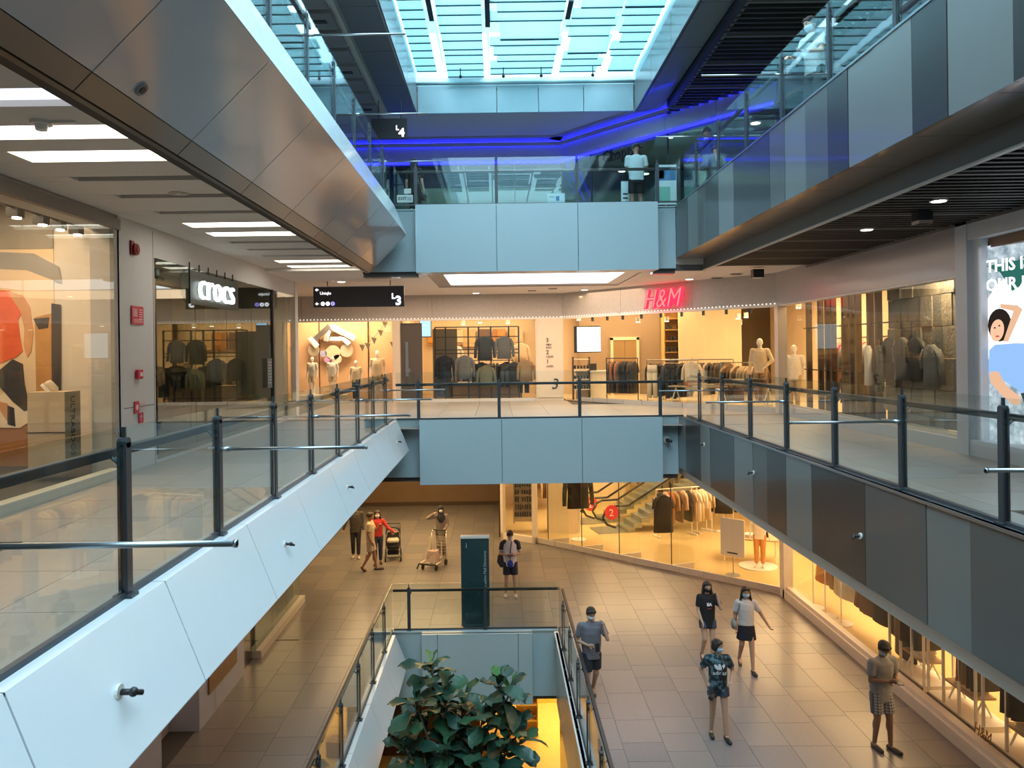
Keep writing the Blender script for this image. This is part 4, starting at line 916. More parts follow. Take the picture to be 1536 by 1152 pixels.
MB().cbox((0, 0, .22), (.6, .45, .44)).build('body', mat('kraft_card', (.35, .20, .08), .8), cr_, bevel=.01); MB().box(-.30, .30, -.03, .03, .44, .446).build('tape', mat('tan_tape', (.5, .36, .18), .5), cr_)
MB().box(-9, -.6, 21.5, 21.6, F1, F2-1.5).build('wall_ground_dark', mat('ground_brown_wall', (.10, .05, .03), .6), kind='structure')
MB().box(1.32, 1.42, -4, 17.4, F1, -7.96).build('wall_ground_right', mat('amber_glass_wall', (.62, .33, .05), .2, coat=.4, var=.3, scale=4), kind='structure')
# ================================================================ lower level walls
P2 = [(.1, 26.7), (1.26, 25.9), (7.45, 20.1), (7.5, 11.0)]
FRW = mat('white_frame_warm', (.78, .70, .60), .4)
dk = MB(); dk.box(-8.9, .12, 32.6, 32.7, F2+.12, -3.0); dk.build('wall_far_lower', mat('brown_stone_wall', (.20, .13, .075), .35, coat=.2, var=.15, scale=2), kind='structure')
MB().box(-8.9, .12, 32.5, 32.6, F2, F2+.14).build('baseboard_far_lower', WOODD, kind='structure')
ws = empty('wall_side_lower', (0, 0, 0), kind='structure', label='dark glossy stone side wall leading away beside the white shop frame')
for i in range(4): MB().box(.0, .12, 26.8+i*1.45+.005, 28.25+i*1.45-.005, F2, -3.0).build('panel', mat('dark_gloss_stone', (.07, .045, .03), .18, coat=.5, var=.2, scale=3), ws)
wfr = MB(); 
for p, q in ((P2[0], P2[1]),): segbox(wfr, p, q, F2, F2+.2, -.08, .1); segbox(wfr, p, q, F2, -3, -.08, .1, 0, .1); M, L = segM(p, q); wfr.box(L-.12, L, -.08, .1, F2, -3.0, 0, M); wfr.box(.0, L, -.08, .1, -3.2, -3.0, 0, M)
wfr.build('trim_16', FRW, kind='structure')
glazing('window_10', P2[0], P2[1], F2+.2, -3.1, 1, 'narrow lower shop window beside the dark stone wall')
glazing('window_11', P2[1], P2[2], F2+.02, -2.95, 11, 'long folding glass front of the lower fashion shop', foot=FR, footh=.17)
glazing('window_12', (7.5, 19.9), (7.5, 10.9), F2+.28, -2.95, 6, 'glass front along the right side of the lower fashion shop')
b = MB().box(7.36, 7.56, 10.9, 19.95, F2, F2+.22).box(7.36, 7.60, 19.85, 20.15, F2, -2.95).box(7.42, 7.58, 10.9, 19.9, F2+.22, F2+.3)
b.build('baseboard_right_lower', FRW, kind='structure')
fb = MB(); fb.add([(P2[0][0], P2[0][1]+.1, F2-.012), (1.3, 26, F2-.012), (7.5, 20.2, F2-.012), (7.55, 10, F2-.012), (12.5, 10, F2-.012), (12.5, 34, F2-.012), (.1, 34, F2-.012)], [(0,1,2,3,4,5,6)])
for v in range(len(fb.v)): fb.v[v] = (fb.v[v][0], fb.v[v][1], F2+.006)
fb.build('floor_shop_lower', SHOPF, kind='structure')
fb = MB().add([(2.4, 26.65, F3+.006), (4.05, 24.5, F3+.006), (7.55, 20.35, F3+.006), (7.6, 12.3, F3+.006), (11, 12.3, F3+.006), (11, 30.5, F3+.006), (2.4, 30.5, F3+.006)], [(0,1,2,3,4,5,6)])
fb.build('floor_shop_upper', mat('shop_floor_pale', (.62, .50, .33), .3, coat=.2, var=.1), kind='structure')
MB().box(-3.3, 2.3, 26.75, 31, F3, F3+.05).build('floor_display', mat('shop_floor_wood', (.40, .26, .13), .4, var=.2), kind='structure')
lw = MB(); lw.box(.12, 12.5, 32.6, 32.7, F2, -3.0); lw.box(11.9, 12, 10, 32.6, F2, -3.0); lw.build('wall_shop_lower', SHOPW, kind='structure')
# inside column of the lower shop with grey guide board
MB().box(1.75, 2.9, 27.3, 27.9, F2, -3.0).build('column', CREAM, kind='structure', label='wide cream column inside the lower shop')
# shelf fixture with patterned goods beside it
sh = empty('display_shelf', (.95, 27.6, F2), label='white framed display shelf of small dark patterned goods in the narrow lower window', cat='shelf')
b = MB(); [b.box(x, x+.04, -.02, .3, .3, 3.2) for x in (-.42, .40)]; b.build('side_panel', FRW, sh); MB().box(-.4, .42, .26, .3, .3, 3.2).build('back_panel', FRW, sh)
for z in (.5, 1.3, 2.1, 2.6, 3.1): MB().box(-.4, .42, -.02, .28, z, z+.03).build('shelf', FRW, sh)
goods = MB(); rg = random.Random(3)
for z in (.55, .82, 1.09, 1.35, 1.62, 1.88, 2.15, 2.4):
    for i in range(9):
        if rg.random() < .9: goods.cbox((-.34+i*.085+rg.uniform(-.01, .01), -.04, z+.08), (.055, .03, .17+rg.uniform(-.04, .03)))
goods.build('small_goods', cloth((.05, .045, .05)), sh, kind='stuff')
# ---------------------------------------------------------------- left wall of the lower level
wl2 = MB()
wl2.box(-6.2, -5.9, 16.35, 20.2, F2, -3.0); wl2.box(-6.2, -5.4, 20.1, 20.2, F2, -3.0); wl2.box(-6.2, -5.75, YN, 16.35, F2, -3.0)
wl2.build('wall_left_lower', mat('greige_wall', (.62, .57, .50)), kind='structure')
cp = MB(); cp.box(-5.74, -5.37, 6, 12.1, F2, -3.0); cp.box(-5.74, -5.22, 13.25, 15.6, F2, -3.0); cp.box(-5.226, -5.216, 14.0, 14.01, F2, -3.0); cp.build('column', mat('lilac_grey', (.52, .54, .66), .4, coat=.2, var=.03), kind='structure', label='pale lilac grey wall pier on the lower left walkway')
MB().box(-5.21, -5.19, 13.65, 15.1, F2+.45, F2+1.6).build('wall_notice', mat('copper_panel', (.30, .17, .08), .4, .3, var=.3, scale=6), label='copper brown panel set in the pale pier on the lower left', cat='panel')
MB().box(-5.40, -5.30, 15.62, 16.33, F2, -3.0).build('door_2', mat('dark_bronze_glass', (.07, .055, .045), .15, coat=.5), kind='structure')
glazing('window_20', (-5.25, 16.4), (-5.25, 20.1), F2+.16, -3.0, 3, 'green tinted glass front above the pale sill on the lower left', g=DARKG, y=0)
MB().box(-5.39, -5.12, 16.4, 20.15, F2, F2+.16).build('baseboard_left_lower', mat('pale_shop_sill', (.66, .62, .54)), kind='structure')
# ================================================================ garments
def gm(kind):
    b = MB()
    if kind in ('jacket', 'shirt', 'dress'):
        L = {'jacket': .72, 'shirt': .66, 'dress': 1.05}[kind]; fl = {'jacket': .01, 'shirt': .0, 'dress': .07}[kind]
        b.loft([ell((0, 0, 0), .055, .045, 14), ell((0, 0, -.03), .11, .05, 14), ell((0, 0, -.08), .205, .058, 14), ell((0, 0, -.22), .215, .062, 14), ell((0, 0, -.42), .20+fl, .060, 14), ell((0, 0, -L), .215+fl, .066, 14)])
        for s in (1, -1):
            ln = .56 if kind == 'jacket' else .28 if kind == 'dress' else .52
            b.loft([ell((s*.17, 0, -.07), .055, .045, 10), ell((s*.25, 0, -.20), .052, .045, 10), ell((s*.275, .0, -.22-ln*.35), .046, .040, 10), ell((s*.285, -.015, -.10-ln), .042, .034, 10)])
        if kind == 'jacket': b.box(-.004, .004, -.070, -.050, -.70, -.06); 
    elif kind == 'trousers':
        b.loft([ell((0, 0, -.06), .17, .035, 12), ell((0, 0, -.30), .19, .045, 12)])
        for s in (1, -1): b.loft([ell((s*.085, 0, -.28), .10, .045, 12), ell((s*.10, 0, -.65), .085, .038, 12), ell((s*.105, 0, -1.02), .075, .034, 12)])
    elif kind == 'skirt':
        n = 20; rings = []
        for z, r_ in ((-.06, .14), (-.25, .20), (-.70, .27)):
            rings.append([Vector((math.cos(2*PI*i/n)*(r_+(.02 if i % 2 else 0)), math.sin(2*PI*i/n)*(r_*.35+(.012 if i % 2 else 0)), z)) for i in range(n)])
        b.loft(rings)
    me = b.mesh('garment', True); me.materials.append(BLACK); return me
GM = {k: gm(k) for k in ('jacket', 'shirt', 'dress', 'trousers', 'skirt')}
hb = MB(); hb.path([(-.20, 0, -.075), (0, 0, .0), (.20, 0, -.075)], .006, 5).path([(0, 0, 0), (0, 0, .05), (.022, 0, .075), (0, 0, .10), (-.018, 0, .088)], .004, 5); HNG = hb.mesh('hanger'); HNG.materials.append(mat('hanger_wood', (.25, .15, .08), .5))
CN = {'black': (.018, .017, .018), 'charcoal': (.030, .028, .030), 'navy': (.010, .012, .024), 'grey': (.15, .15, .155), 'white': (.75, .70, .62), 'cream': (.68, .55, .38), 'beige': (.50, .38, .25), 'tan': (.36, .24, .13), 'brown': (.14, .075, .04), 'rust': (.40, .14, .05), 'blush': (.60, .40, .30), 'red': (.50, .05, .06), 'olive': (.16, .16, .10), 'orange': (.62, .28, .07), 'pale blue': (.45, .50, .55)}
used = {}
def garment(kind, color, loc, rz, where, scale=1.0, hang=True, tilt=0, group=None):
    lb = '%s %s hanging %s' % (color, kind, where); nm = kind
    o = empty(nm, loc, rz, label=lb, cat='clothing', group=group or ('clothes '+where)[:100]); o.scale = (scale,)*3
    link('fabric', GM[kind], o, mat=cloth(CN[color]))
    link('hanger', HNG, o)
    return o
def rack(label, p, q, z, zr, items, where, m=WHITE, style='T', kind='clothing rack', wheels=True, side=True, pitch=None, face=None):
    """rail from p to q (xy) at height zr above z; items = list of (kind, colour)"""
    p = Vector(p); q = Vector(q); d = q-p; L = d.length; d.normalize(); a = math.atan2(d.y, d.x); M = Matrix.Rotation(a, 4, 'Z')
    r = empty('clothing_rack', (p.x, p.y, z), 0, label=label, cat='rack')
    MB().tube((0, 0, zr), (d.x*L, d.y*L, zr), .016, n=8).build('rail', m, r)
    for t in (0, L):
        MB().tube((d.x*t, d.y*t, .04), (d.x*t, d.y*t, zr), .016, n=8).build('upright', m, r); MB().box(t-.02, t+.02, -.25, .25, .02, .06, M=M).build('foot', m, r)
    n = len(items)
    for i, (k, c) in enumerate(items):
        t = .10+(L-.20)*(i+.5)/n
        g = garment(k, c, (p.x+d.x*t, p.y+d.y*t, z+zr-.11), (a+PI/2+R.uniform(-.12, .12)) if side else (face if face is not None else a), where)
    return r
def seq(n, choices, rr): return [rr.choice(choices) for _ in range(n)]
rr = random.Random(11)
# ---- far menswear window (level three)
gf = empty('display_grid', (-.75, 27.1, F3+.05), label='black metal grid frame with menswear jackets in the far middle window', cat='display stand')
w_ = 2.95; h_ = 2.55
for x in (-1.42, -1.05, -.25, .12, .55, 1.18, 1.53): MB().box(x-.026, x+.026, -.03, .02, 0, h_).build('upright', BLACK, gf)
for z in (.15, .55, 1.15, 1.62, 1.75, 2.2, 2.55): MB().box(-1.42, 1.53, -.02, .015, z-.018, z+.018).build('crossbar', BLACK, gf)
W3 = 'in the far menswear window'
for (kind, c, px, ptop, s, wh) in (('jacket', 'navy', 667, 537, 1.12, 'low at the left of the black grid'), ('jacket', 'grey', 697, 537, 1.15, 'second along the low row of the black grid'), ('jacket', 'charcoal', 727, 508, 1.18, 'highest on the black grid'), ('jacket', 'grey', 756, 508, 1.12, 'high at the right of the black grid'),
     ('shirt', 'olive', 729, 552, 1.15, 'low at the middle of the black grid'), ('trousers', 'charcoal', 757, 550, .8, 'under the grey jacket of the black grid'), ('jacket', 'tan', 789, 544, 1.05, 'right of the black grid beside the cream pillar')):
    v = at(px, ptop-4, 27.0); garment(kind, c, (v.x, 26.98, v.z), 0, wh, s, group='menswear on the black grid')
for (kind, c, px, ptop, wh) in (('shirt', 'white', 681, 517, 'glowing under a lamp behind the black grid'), ('shirt', 'cream', 781, 514, 'on the back wall right of the black grid')):
    v = at(px, ptop, 29.5); garment(kind, c, (v.x, 29.5, v.z), 0, wh, 1.15, group='shirts behind the black grid')
for i, (x, c) in enumerate(((-2.6, 'orange'), (-2.25, 'orange'), (-1.5, 'cream'), (.2, 'orange'), (.9, 'cream'))):
    MB().cbox((x, 30.8, .62), (.32, .12, .5)).box(x-.18, x+.18, 30.7, 30.72, .3, .33).build('shelf_bin', cloth(CN[c]), bevel=.01, label='%s storage box high on the back shelf, %s' % (c, ['at the far left', 'second from the left', 'over the black grid', 'right of the lamp', 'near the cream pillar'][i]), cat='box')
sc = empty('screen', (-2.55, 27.6, .85), label='small bright blue screen hanging at the left of the menswear display', cat='screen')
MB().cbox((0, 0, 0), (.42, .06, .62)).build('body', BLACK, sc); MB().cbox((0, -.035, 0), (.38, .01, .56)).build('panel', emis('blue_screen', (.45, .75, 1), 1.6), sc)
MB().box(-2.35, -1.45, 28.2, 28.3, F3, .85).build('wall_display_panel', mat('dark_taupe_panel', (.12, .105, .085), .5), kind='structure')
for i, (x, c, k) in enumerate(((-1.95, 'charcoal', 'trousers'), (-.55, 'black', 'jacket'), (.35, 'black', 'jacket'), (.62, 'charcoal', 'shirt'), (.95, 'black', 'trousers'))):
    garment(k, c, (x, 27.45, F3+1.35), .25*(i % 2), 'close behind the lower part of the black grid', 1.1)
b = MB().box(-1.0, 1.5, -.25, .25, 0, .55); o = b.build('display_plinth', mat('rustic_box', (.30, .19, .10), .7, var=.3, scale=8), label='low rustic wooden box behind the foot of the black grid', cat='plinth'); o.location = (-.6, 27.9, F3+.05)
for i, x in enumerate((-1.3, -.7, -.1, .5, 1.1)):
    MB().cbox((x-.4, 30.85, .55), (.5, .1, .7)).box(x-.6, x-.2, 30.78, 30.8, .35, .40).build('wall_panel', mat('back_shelf_%d' % (i % 3), ((.45, .20, .05), (.60, .42, .20), (.16, .09, .06))[i % 3], .6), label='coloured panel on the back wall of the menswear shop, %s' % ['leftmost', 'second from left', 'middle', 'fourth from left', 'rightmost'][i], cat='panel')
rack('black low clothes rack behind the black grid', (-1.8, 28.4), (.6, 28.4), F3+.05, 1.35, seq(16, [('jacket', 'black'), ('shirt', 'charcoal'), ('jacket', 'brown'), ('shirt', 'cream')], rr), 'on the low rack behind the black grid', BLACK)
# shop spots
def spot(loc, label, r=.07, group='shop spotlights'):
    o = empty('spotlight', loc, 0, label=label, cat='spotlight', group=group)
    MB().tube((0, 0, .0), (0, 0, .16), r*1.1, n=14).build('housing', WHITE, o); MB().tube((0, 0, -.012), (0, 0, 0), r, n=14).build('lens', LAMP, o); return o
SPW = ['left of the black grid', 'over the navy jackets', 'over the right of the black grid', 'before the lift doors', 'over the mannequin', 'right of the mannequin light', 'by the first dark fin', 'between the dark fins', 'behind the yellow shelves', 'over the white screen', 'left of the yellow shelves']
for i, (px, py, Y) in enumerate(((695, 487, 29), (720, 484, 28), (762, 485, 29), (957, 483, 26), (1107, 478, 25), (1119, 476, 26), (1198, 462, 22), (1231, 467, 23), (1110, 486, 27), (868, 480, 27), (1000, 482, 26))):
    v = at(px, py, Y); spot(v, 'bright ceiling spotlight inside the middle level shop, '+SPW[i])
# ---- H&M upper shop
hm = empty('wall_sign', (4.62, 23.52, 1.33), math.atan2(-3.9, 3.4), label='red glowing H&M letters on the grey band at the far end', cat='sign')
RED = emis('red_neon', (1.0, .02, .055), 2.6); RED2 = emis('red_neon_core', (1, .16, .14), 2.2)
text('lettering', 'H&M', .80, (.02, -.16, -.08), (PI/2, 0, 0), RED, hm, .05, shear=.30, sx=.78, bold=.018)
text('lettering', 'H&M', .80, (.02, -.215, -.08), (PI/2, 0, 0), RED2, hm, .004, shear=.30, sx=.78, bold=-.010)
sc = empty('screen', at(881, 509, 27.4), 0, label='large white screen inside the shop right of the cream pillar', cat='screen')
MB().cbox((0, 0, 0), (.95, .06, .95)).build('body', BLACK, sc); MB().cbox((.05, -.035, 0), (.84, .01, .88)).build('panel', emis('white_screen', (.92, .97, 1), 2.0), sc)
lf = empty('door_3', (4.95, 29.6, F3), kind='structure', label='bronze lift doors at the back of the shop under the red sign')
BZ = mat('bronze_lift', (.45, .30, .14), .3, .5, var=.08)
MB().box(-.45, -.005, 0, .05, 0, 2.1).build('door_leaf', BZ, lf); MB().box(.005, .45, 0, .05, 0, 2.1).build('door_leaf', BZ, lf); MB().box(-.55, -.45, -.03, .1, 0, 2.2).box(.45, .55, -.03, .1, 0, 2.2).box(-.55, .55, -.03, .1, 2.1, 2.22).build('frame', mat('pale_frame', (.7, .6, .45), .5), lf)
MB().box(3.2, 6.3, 29.7, 29.8, F3, 2.0).build('wall_lift', mat('taupe_lift_wall', (.30, .22, .15), .6), kind='structure')
cd_ = empty('counter', (3.35, 27.4, F3), label='pale cash counter with small goods at the left of the glass doors', cat='counter')
MB().box(-.55, .55, -.3, .3, 0, .95).build('body', CREAM, cd_, bevel=.01); MB().box(-.6, .6, -.34, .34, .95, 1.0).build('top', WHITE, cd_); MB().box(-.1, .2, -.1, .1, 1.0, 1.25).build('till', BLACK, cd_)
st = empty('goods_stand', (2.95, 26.9, F3), label='small goods stand with black items beside the cash counter', cat='display stand')
MB().box(-.3, -.27, -.2, .2, 0, 1.5).build('side_panel', BLACK, st); MB().box(.27, .3, -.2, .2, 0, 1.5).build('side_panel', BLACK, st)
for z in (.35, .7, 1.05, 1.4): MB().box(-.27, .27, -.2, .2, z, z+.025).build('shelf', CREAM, st)
b = MB(); [b.cbox((-.22+i*.11, -.1, z+.09), (.07, .06, .12)) for i in range(5) for z in (.35, .7, 1.05)]; b.build('small_goods', cloth(CN['charcoal']), st, kind='stuff')
bs = empty('bookcase', (6.6, 27.6, F3), label='tall yellow shelf unit filled with shoes and boxes at the shop back', cat='shelf')
YS = mat('oak_shelf', (.55, .33, .11), .5, var=.1)
for x in (-.6, 0, .6): MB().box(x-.02, x+.02, -.2, .2, 0, 3.2).build('side_panel', YS, bs)
for z in (.4, .8, 1.2, 1.6, 2.0, 2.4, 2.8, 3.2): MB().box(-.6, .6, -.2, .2, z, z+.03).build('shelf', YS, bs)
MB().box(-.6, .6, .18, .2, 0, 3.2).build('back_panel', YS, bs)
b = MB(); [b.cbox((-.5+i*.145, -.1, z+.12), (.10, .14, .14)) for i in range(8) for z in (.4, .8, 1.2, 1.6, 2.0, 2.4) if rr.random() < .8]; b.build('small_goods', [cloth(CN['charcoal'])], bs, kind='stuff')
MB().box(6.4, 8.6, 26.9, 27.0, F3, 2.0).build('wall_partition', mat('shop_back_wall', (.72, .58, .40)), kind='structure')
rack('black rack of dark and patterned dresses behind the folding doors', (3.7, 25.9), (4.65, 25.3), F3, 1.45, seq(16, [('dress', 'black'), ('dress', 'brown'), ('dress', 'charcoal'), ('dress', 'navy'), ('shirt', 'rust')], rr), 'on the dark rack behind the left folding doors', BLACK)
garment('trousers', 'cream', (4.95, 24.45, F3+1.3), math.atan2(-3.9, 3.4), 'facing out behind the doors, left of the black rack', 1.1)
garment('trousers', 'black', (5.45, 24.05, F3+1.35), math.atan2(-3.9, 3.4), 'facing out under the red letters', 1.15)
garment('jacket', 'cream', (5.95, 23.4, F3+1.35), math.atan2(-3.9, 3.4), 'facing out right of the black trousers', 1.2)
rack('long chrome rack of black clothes under the red letters', (4.9, 25.0), (6.2, 23.6), F3, 1.38, seq(20, [('trousers', 'black'), ('jacket', 'charcoal'), ('shirt', 'black'), ('dress', 'charcoal')], rr), 'on the long rack under the red letters', STEEL)
rack('chrome rack of white and dark clothes right of the red letters', (5.6, 25.9), (7.5, 24.3), F3, 1.38, seq(24, [('shirt', 'white'), ('jacket', 'charcoal'), ('dress', 'beige'), ('shirt', 'cream'), ('trousers', 'black'), ('shirt', 'brown')], rr), 'on the mixed rack behind the right folding doors', STEEL)
rack('chrome rack of beige clothes near the mannequins', (6.9, 23.6), (7.9, 22.4), F3, 1.3, seq(12, [('shirt', 'beige'), ('jacket', 'tan'), ('shirt', 'blush'), ('dress', 'brown')], rr), 'on the rack beside the upper mannequins', STEEL)
# folded clothes tables
def table(label, loc, rz, w, d, h, n, cols, gl):
    t = empty('display_table', loc, rz, label=label, cat='table')
    MB().box(-w/2, w/2, -d/2, d/2, h-.04, h).build('top', mat('table_pale_wood', (.45, .32, .19), .5, var=.1), t)
    for x in (-w/2+.05, w/2-.05):
        MB().path([(x, -d/2+.05, 0), (x, 0, h-.06), (x, d/2-.05, 0)], .018, 6).build('leg', WHITE, t)
    M = Matrix.Translation(loc) @ Matrix.Rotation(rz, 4, 'Z')
    for i in range(n):
        x = -w/2+.18+(w-.36)*(i+.5)/n; hh = rr.uniform(.05, .14); c = rr.choice(cols); b = MB()
        for kz in range(int(hh/.03)+1): b.box(-.13+rr.uniform(-.01, .01), .13, -.16, .16+rr.uniform(-.01, .01), kz*.032, kz*.032+.028)
        o = b.build('folded_clothes', cloth(CN[c]), bevel=.006, label='%s folded clothes %s' % (c, gl), cat='clothing', group='folded clothes '+gl)
        o.matrix_world = M @ Matrix.Translation((x, rr.uniform(-.1, .1), h+.002)) @ Matrix.Rotation(rr.uniform(-.2, .2), 4, 'Z')
table('trestle table of folded clothes behind the right folding doors', (6.0, 22.95, F3), -.8, 1.6, .7, .62, 5, ['tan', 'rust', 'cream', 'brown'], 'on the trestle table behind the doors')
table('low trestle table of folded clothes near the corner column', (7.0, 21.7, F3), -.8, 1.5, .7, .72, 5, ['tan', 'brown', 'olive', 'cream'], 'on the table beside the corner column')
# ---- mannequins
MAN = mat('mannequin_white', (.80, .78, .74), .35, var=0)
def mannequin(label, feet, yaw, top=None, bottom=None, sleeve='short', arms=None, H=1.8, **kw):
    return person(label, feet, yaw, H, cat='mannequin', name='mannequin', plain=MAN, hair=None, top=top, bottom=bottom, sleeve=sleeve, arms=arms, shoes=None, detail=False, **kw)
mannequin('white mannequin in cream jacket and tan trousers behind the corner folding doors', (7.55, 22.0, F3+.15), -.5, CN['cream'], ('long', CN['tan']), 'long', arms={1: ((.30, .0, 1.16), (.16, -.1, .98))}, H=1.85)
mannequin('headless looking white mannequin in pale top just behind the slim pale column', (8.1, 20.9, F3), -.6, CN['white'], ('long', CN['beige']), 'short')
# upper right window: dark fins, rack, stone wall
fn = random.Random(2); FIN = mat('bronze_fin', (.055, .030, .020), .45, .1, var=.1)
fr_ = empty('fin_screen', (7.95, 16, F3), label='screen of tall dark bronze fins in the right middle level window', cat='screen wall')
for i, yy in enumerate((19.5, 18.8, 18.4, 18.1, 17.5, 17.15, 16.85, 16.3, 15.95)):
    MB().box(-.06, .06, yy-16-.05, yy-16+.05, .1, 2.9).build('fin', FIN, fr_)
for z in (1.15, 2.2): MB().box(-.02, .02, -.8, 3.8, z, z+.03).build('crossbar', BLACK, fr_)
rack('black double rail of pale clothes behind the dark fins', (8.6, 15.2), (8.6, 19.6), F3, 1.95, seq(26, [('dress', 'blush'), ('shirt', 'white'), ('shirt', 'pale blue'), ('dress', 'cream'), ('shirt', 'red'), ('dress', 'beige')], rr), 'on the high rail behind the dark fins', BLACK)
rack('lower black rail of dark clothes behind the dark fins', (8.45, 15.2), (8.45, 18.6), F3, 1.15, seq(18, [('trousers', 'black'), ('shirt', 'brown'), ('shirt', 'charcoal'), ('shirt', 'white')], rr), 'on the low rail behind the dark fins', BLACK)
garment('jacket', 'white', (7.75, 16.0, F3+1.75), 1.2, 'at the end of the dark fins', 1.15); garment('jacket', 'charcoal', (7.8, 15.65, F3+1.75), 1.2, 'at the end of the dark fins', 1.3)
stw = empty('wall_stone', (8.05, 14.5, F3), kind='structure', label='wall of large uneven stone blocks behind the right window')
STN = [mat('stone_block_%s' % s_, c, .8, var=.12, bump=.3, bscale=18) for s_, c in (('warm', (.22, .19, .165)), ('grey', (.16, .15, .14)), ('pale', (.28, .24, .20)))]
zz = 0
while zz < 3.3:
    hh = fn.choice((.42, .5, .58)); yy = -1.4+fn.uniform(-.15, 0)
    while yy < 1.25:
        ww = fn.uniform(.26, .5); pr = fn.choice((0, .02, .04, .07)); MB().box(-pr, .2, max(-1.4, yy)+.004, min(yy+ww, 1.25)-.004, zz+.004, zz+hh-.004).build('stone_block', fn.choice(STN), stw, bevel=.004); yy += ww
    zz += hh
MB().box(7.9, 8.3, 12.4, 15.8, F3, F3+.24).build('baseboard_stone', mat('pale_shop_sill', (.66, .62, .54)), kind='structure')
area('stone_wall_washer', (7.82, 13.6, 1.55), .12, .12, 70, (1, .74, .40)); spot((7.82, 13.6, 1.72), 'small bright spotlight washing the stone wall', .05)
for i, (yy, zr, c, k) in enumerate(((15.4, 1.9, 'charcoal', 'jacket'), (14.9, 1.9, 'grey', 'jacket'), (14.4, 1.9, 'charcoal', 'jacket'), (13.9, 1.75, 'grey', 'shirt'))):  # these garments stand in for hanging things reflected in the window glass
    garment(k, c, (7.88, yy, F3+zr), PI/2, 'against the stone wall, %s' % ['nearest the dark fins', 'second from the fins', 'third from the fins', 'under the wall spotlight'][i], 1.15, group='dark clothes against the stone wall')
# ---- advertisement light box on the right
ad = empty('advert_lightbox', (7.66, 11.95, -1.5), 0, label='tall glowing advertisement of a woman in pale blue top under the words THIS IS', cat='advertisement')
AD = Matrix.Rotation(math.atan2(-.75, .20), 4, 'Z')          # local +x runs towards the camera along the wall, -y faces the hall
adm = bpy.data.materials.new('advert_backlit_print'); adm.use_nodes = True; nt = adm.node_tree; nt.nodes.clear()
tc = nt.nodes.new('ShaderNodeTexCoord'); n1 = nt.nodes.new('ShaderNodeTexNoise'); n1.inputs['Scale'].default_value = 9; n1.inputs['Detail'].default_value = 8
c1 = nt.nodes.new('ShaderNodeValToRGB'); c1.color_ramp.elements[0].position = .3; c1.color_ramp.elements[0].color = (.20, .30, .36, 1); c1.color_ramp.elements[1].position = .7; c1.color_ramp.elements[1].color = (.75, .85, .92, 1)
e1 = nt.nodes.new('ShaderNodeEmission'); o1 = nt.nodes.new('ShaderNodeOutputMaterial'); nt.links.new(tc.outputs['Object'], n1.inputs['Vector']); nt.links.new(n1.outputs['Fac'], c1.inputs[0]); nt.links.new(c1.outputs[0], e1.inputs[0]); nt.links.new(e1.outputs[0], o1.inputs[0]); e1.inputs[1].default_value = 1.0
def adp(poly, y, m, nm='print'):    # flat print shape; poly in (along, height)
    b = MB(); b.prism(poly, 0, .004, AD @ Matrix.Translation((0, -.075-y, 0)) @ Matrix.Rotation(PI/2, 4, 'X')); return b.build(nm, m, ad)
MB().box(-.05, 2.6, -.07, .06, -.05, 3.1, M=AD).build('casing', BLACK, ad)
adp([(0.02, 0.02), (2.5, .02), (2.5, 3.03), (.02, 3.03)], 0, adm)
E = lambda n_, c, s_=1.0: emis('advert_'+n_, c, s_)
adp([(.35+.75*math.cos(t)*1.2+.5, 1.75+.9*math.sin(t)) for t in [2*PI*i/24 for i in range(24)]], .004, E('glare_white', (.95, .97, 1), 1.3))  # pale oval puts the white glare on the advert into the print
adp([(.06, 2.72), (.3, 2.6), (.5, 2.3), (.62, 2.36), (.75, 2.55), (1.0, 2.45), (1.3, 2.9), (1.0, 2.95), (.6, 2.75)], .005, E('foliage', (.03, .16, .13)))
el = lambda cx, cy, rx, ry, n=20, rot=0: [(cx+rx*math.cos(t)*math.cos(rot)-ry*math.sin(t)*math.sin(rot), cy+rx*math.cos(t)*math.sin(rot)+ry*math.sin(t)*math.cos(rot)) for t in [2*PI*i/n for i in range(n)]]
adp(el(.28, 1.80, .20, .25), .006, E('hair', (.025, .018, .015))); adp(el(.24, 1.72, .115, .17, rot=-.2), .008, E('face', (.85, .50, .32), 1.2))
adp(el(.20, 1.76, .018, .012), .009, E('hair', (.025, .018, .015))); adp(el(.28, 1.79, .018, .012), .009, E('hair', (.025, .018, .015))); adp(el(.245, 1.63, .035, .012), .009, E('lips', (.5, .1, .08)))
adp([(.42, 1.55), (.66, 2.02), (.58, 2.08), (.30, 2.12), (.30, 2.06), (.52, 2.0), (.34, 1.55)], .007, E('arm', (.80, .48, .30), 1.1))
adp([(.10, 1.42), (.20, 1.50), (.55, 1.52), (1.0, 1.5), (1.25, 1.2), (1.1, .85), (.7, .75), (.45, .9), (.25, 1.0), (.08, 1.05)], .009, E('tee', (.30, .52, .92), 1.1))
adp([(.10, 1.08), (.25, 1.10), (.38, .88), (.62, .72), (.62, .62), (.5, .60), (.30, .74), (.12, .92)], .011, E('arm', (.80, .48, .30)))
adp([(.62, .78), (1.3, .9), (1.6, .2), (1.1, .1), (.85, .4), (.72, .5)], .010, E('trousers', (.05, .07, .06)))
text('lettering', 'THIS IS', .26, AD @ Vector((.06, -.092, 2.62)), (PI/2, 0, math.atan2(-.75, .20)), E('letter', (.9, .97, 1), 1.6), ad, .002, bold=.006, sx=.95)
text('lettering', 'OUR NEW', .26, AD @ Vector((.06, -.092, 2.33)), (PI/2, 0, math.atan2(-.75, .20)), E('letter', (.9, .97, 1), 1.6), ad, .002, bold=.006, sx=.95)
area('advert_glow', AD @ Vector((1.2, -.2, 1.5))+Vector((7.66, 11.95, -1.5)), 2.4, 3, 10, (.85, .93, 1), (PI/2, 0, math.atan2(-.75, .20)))
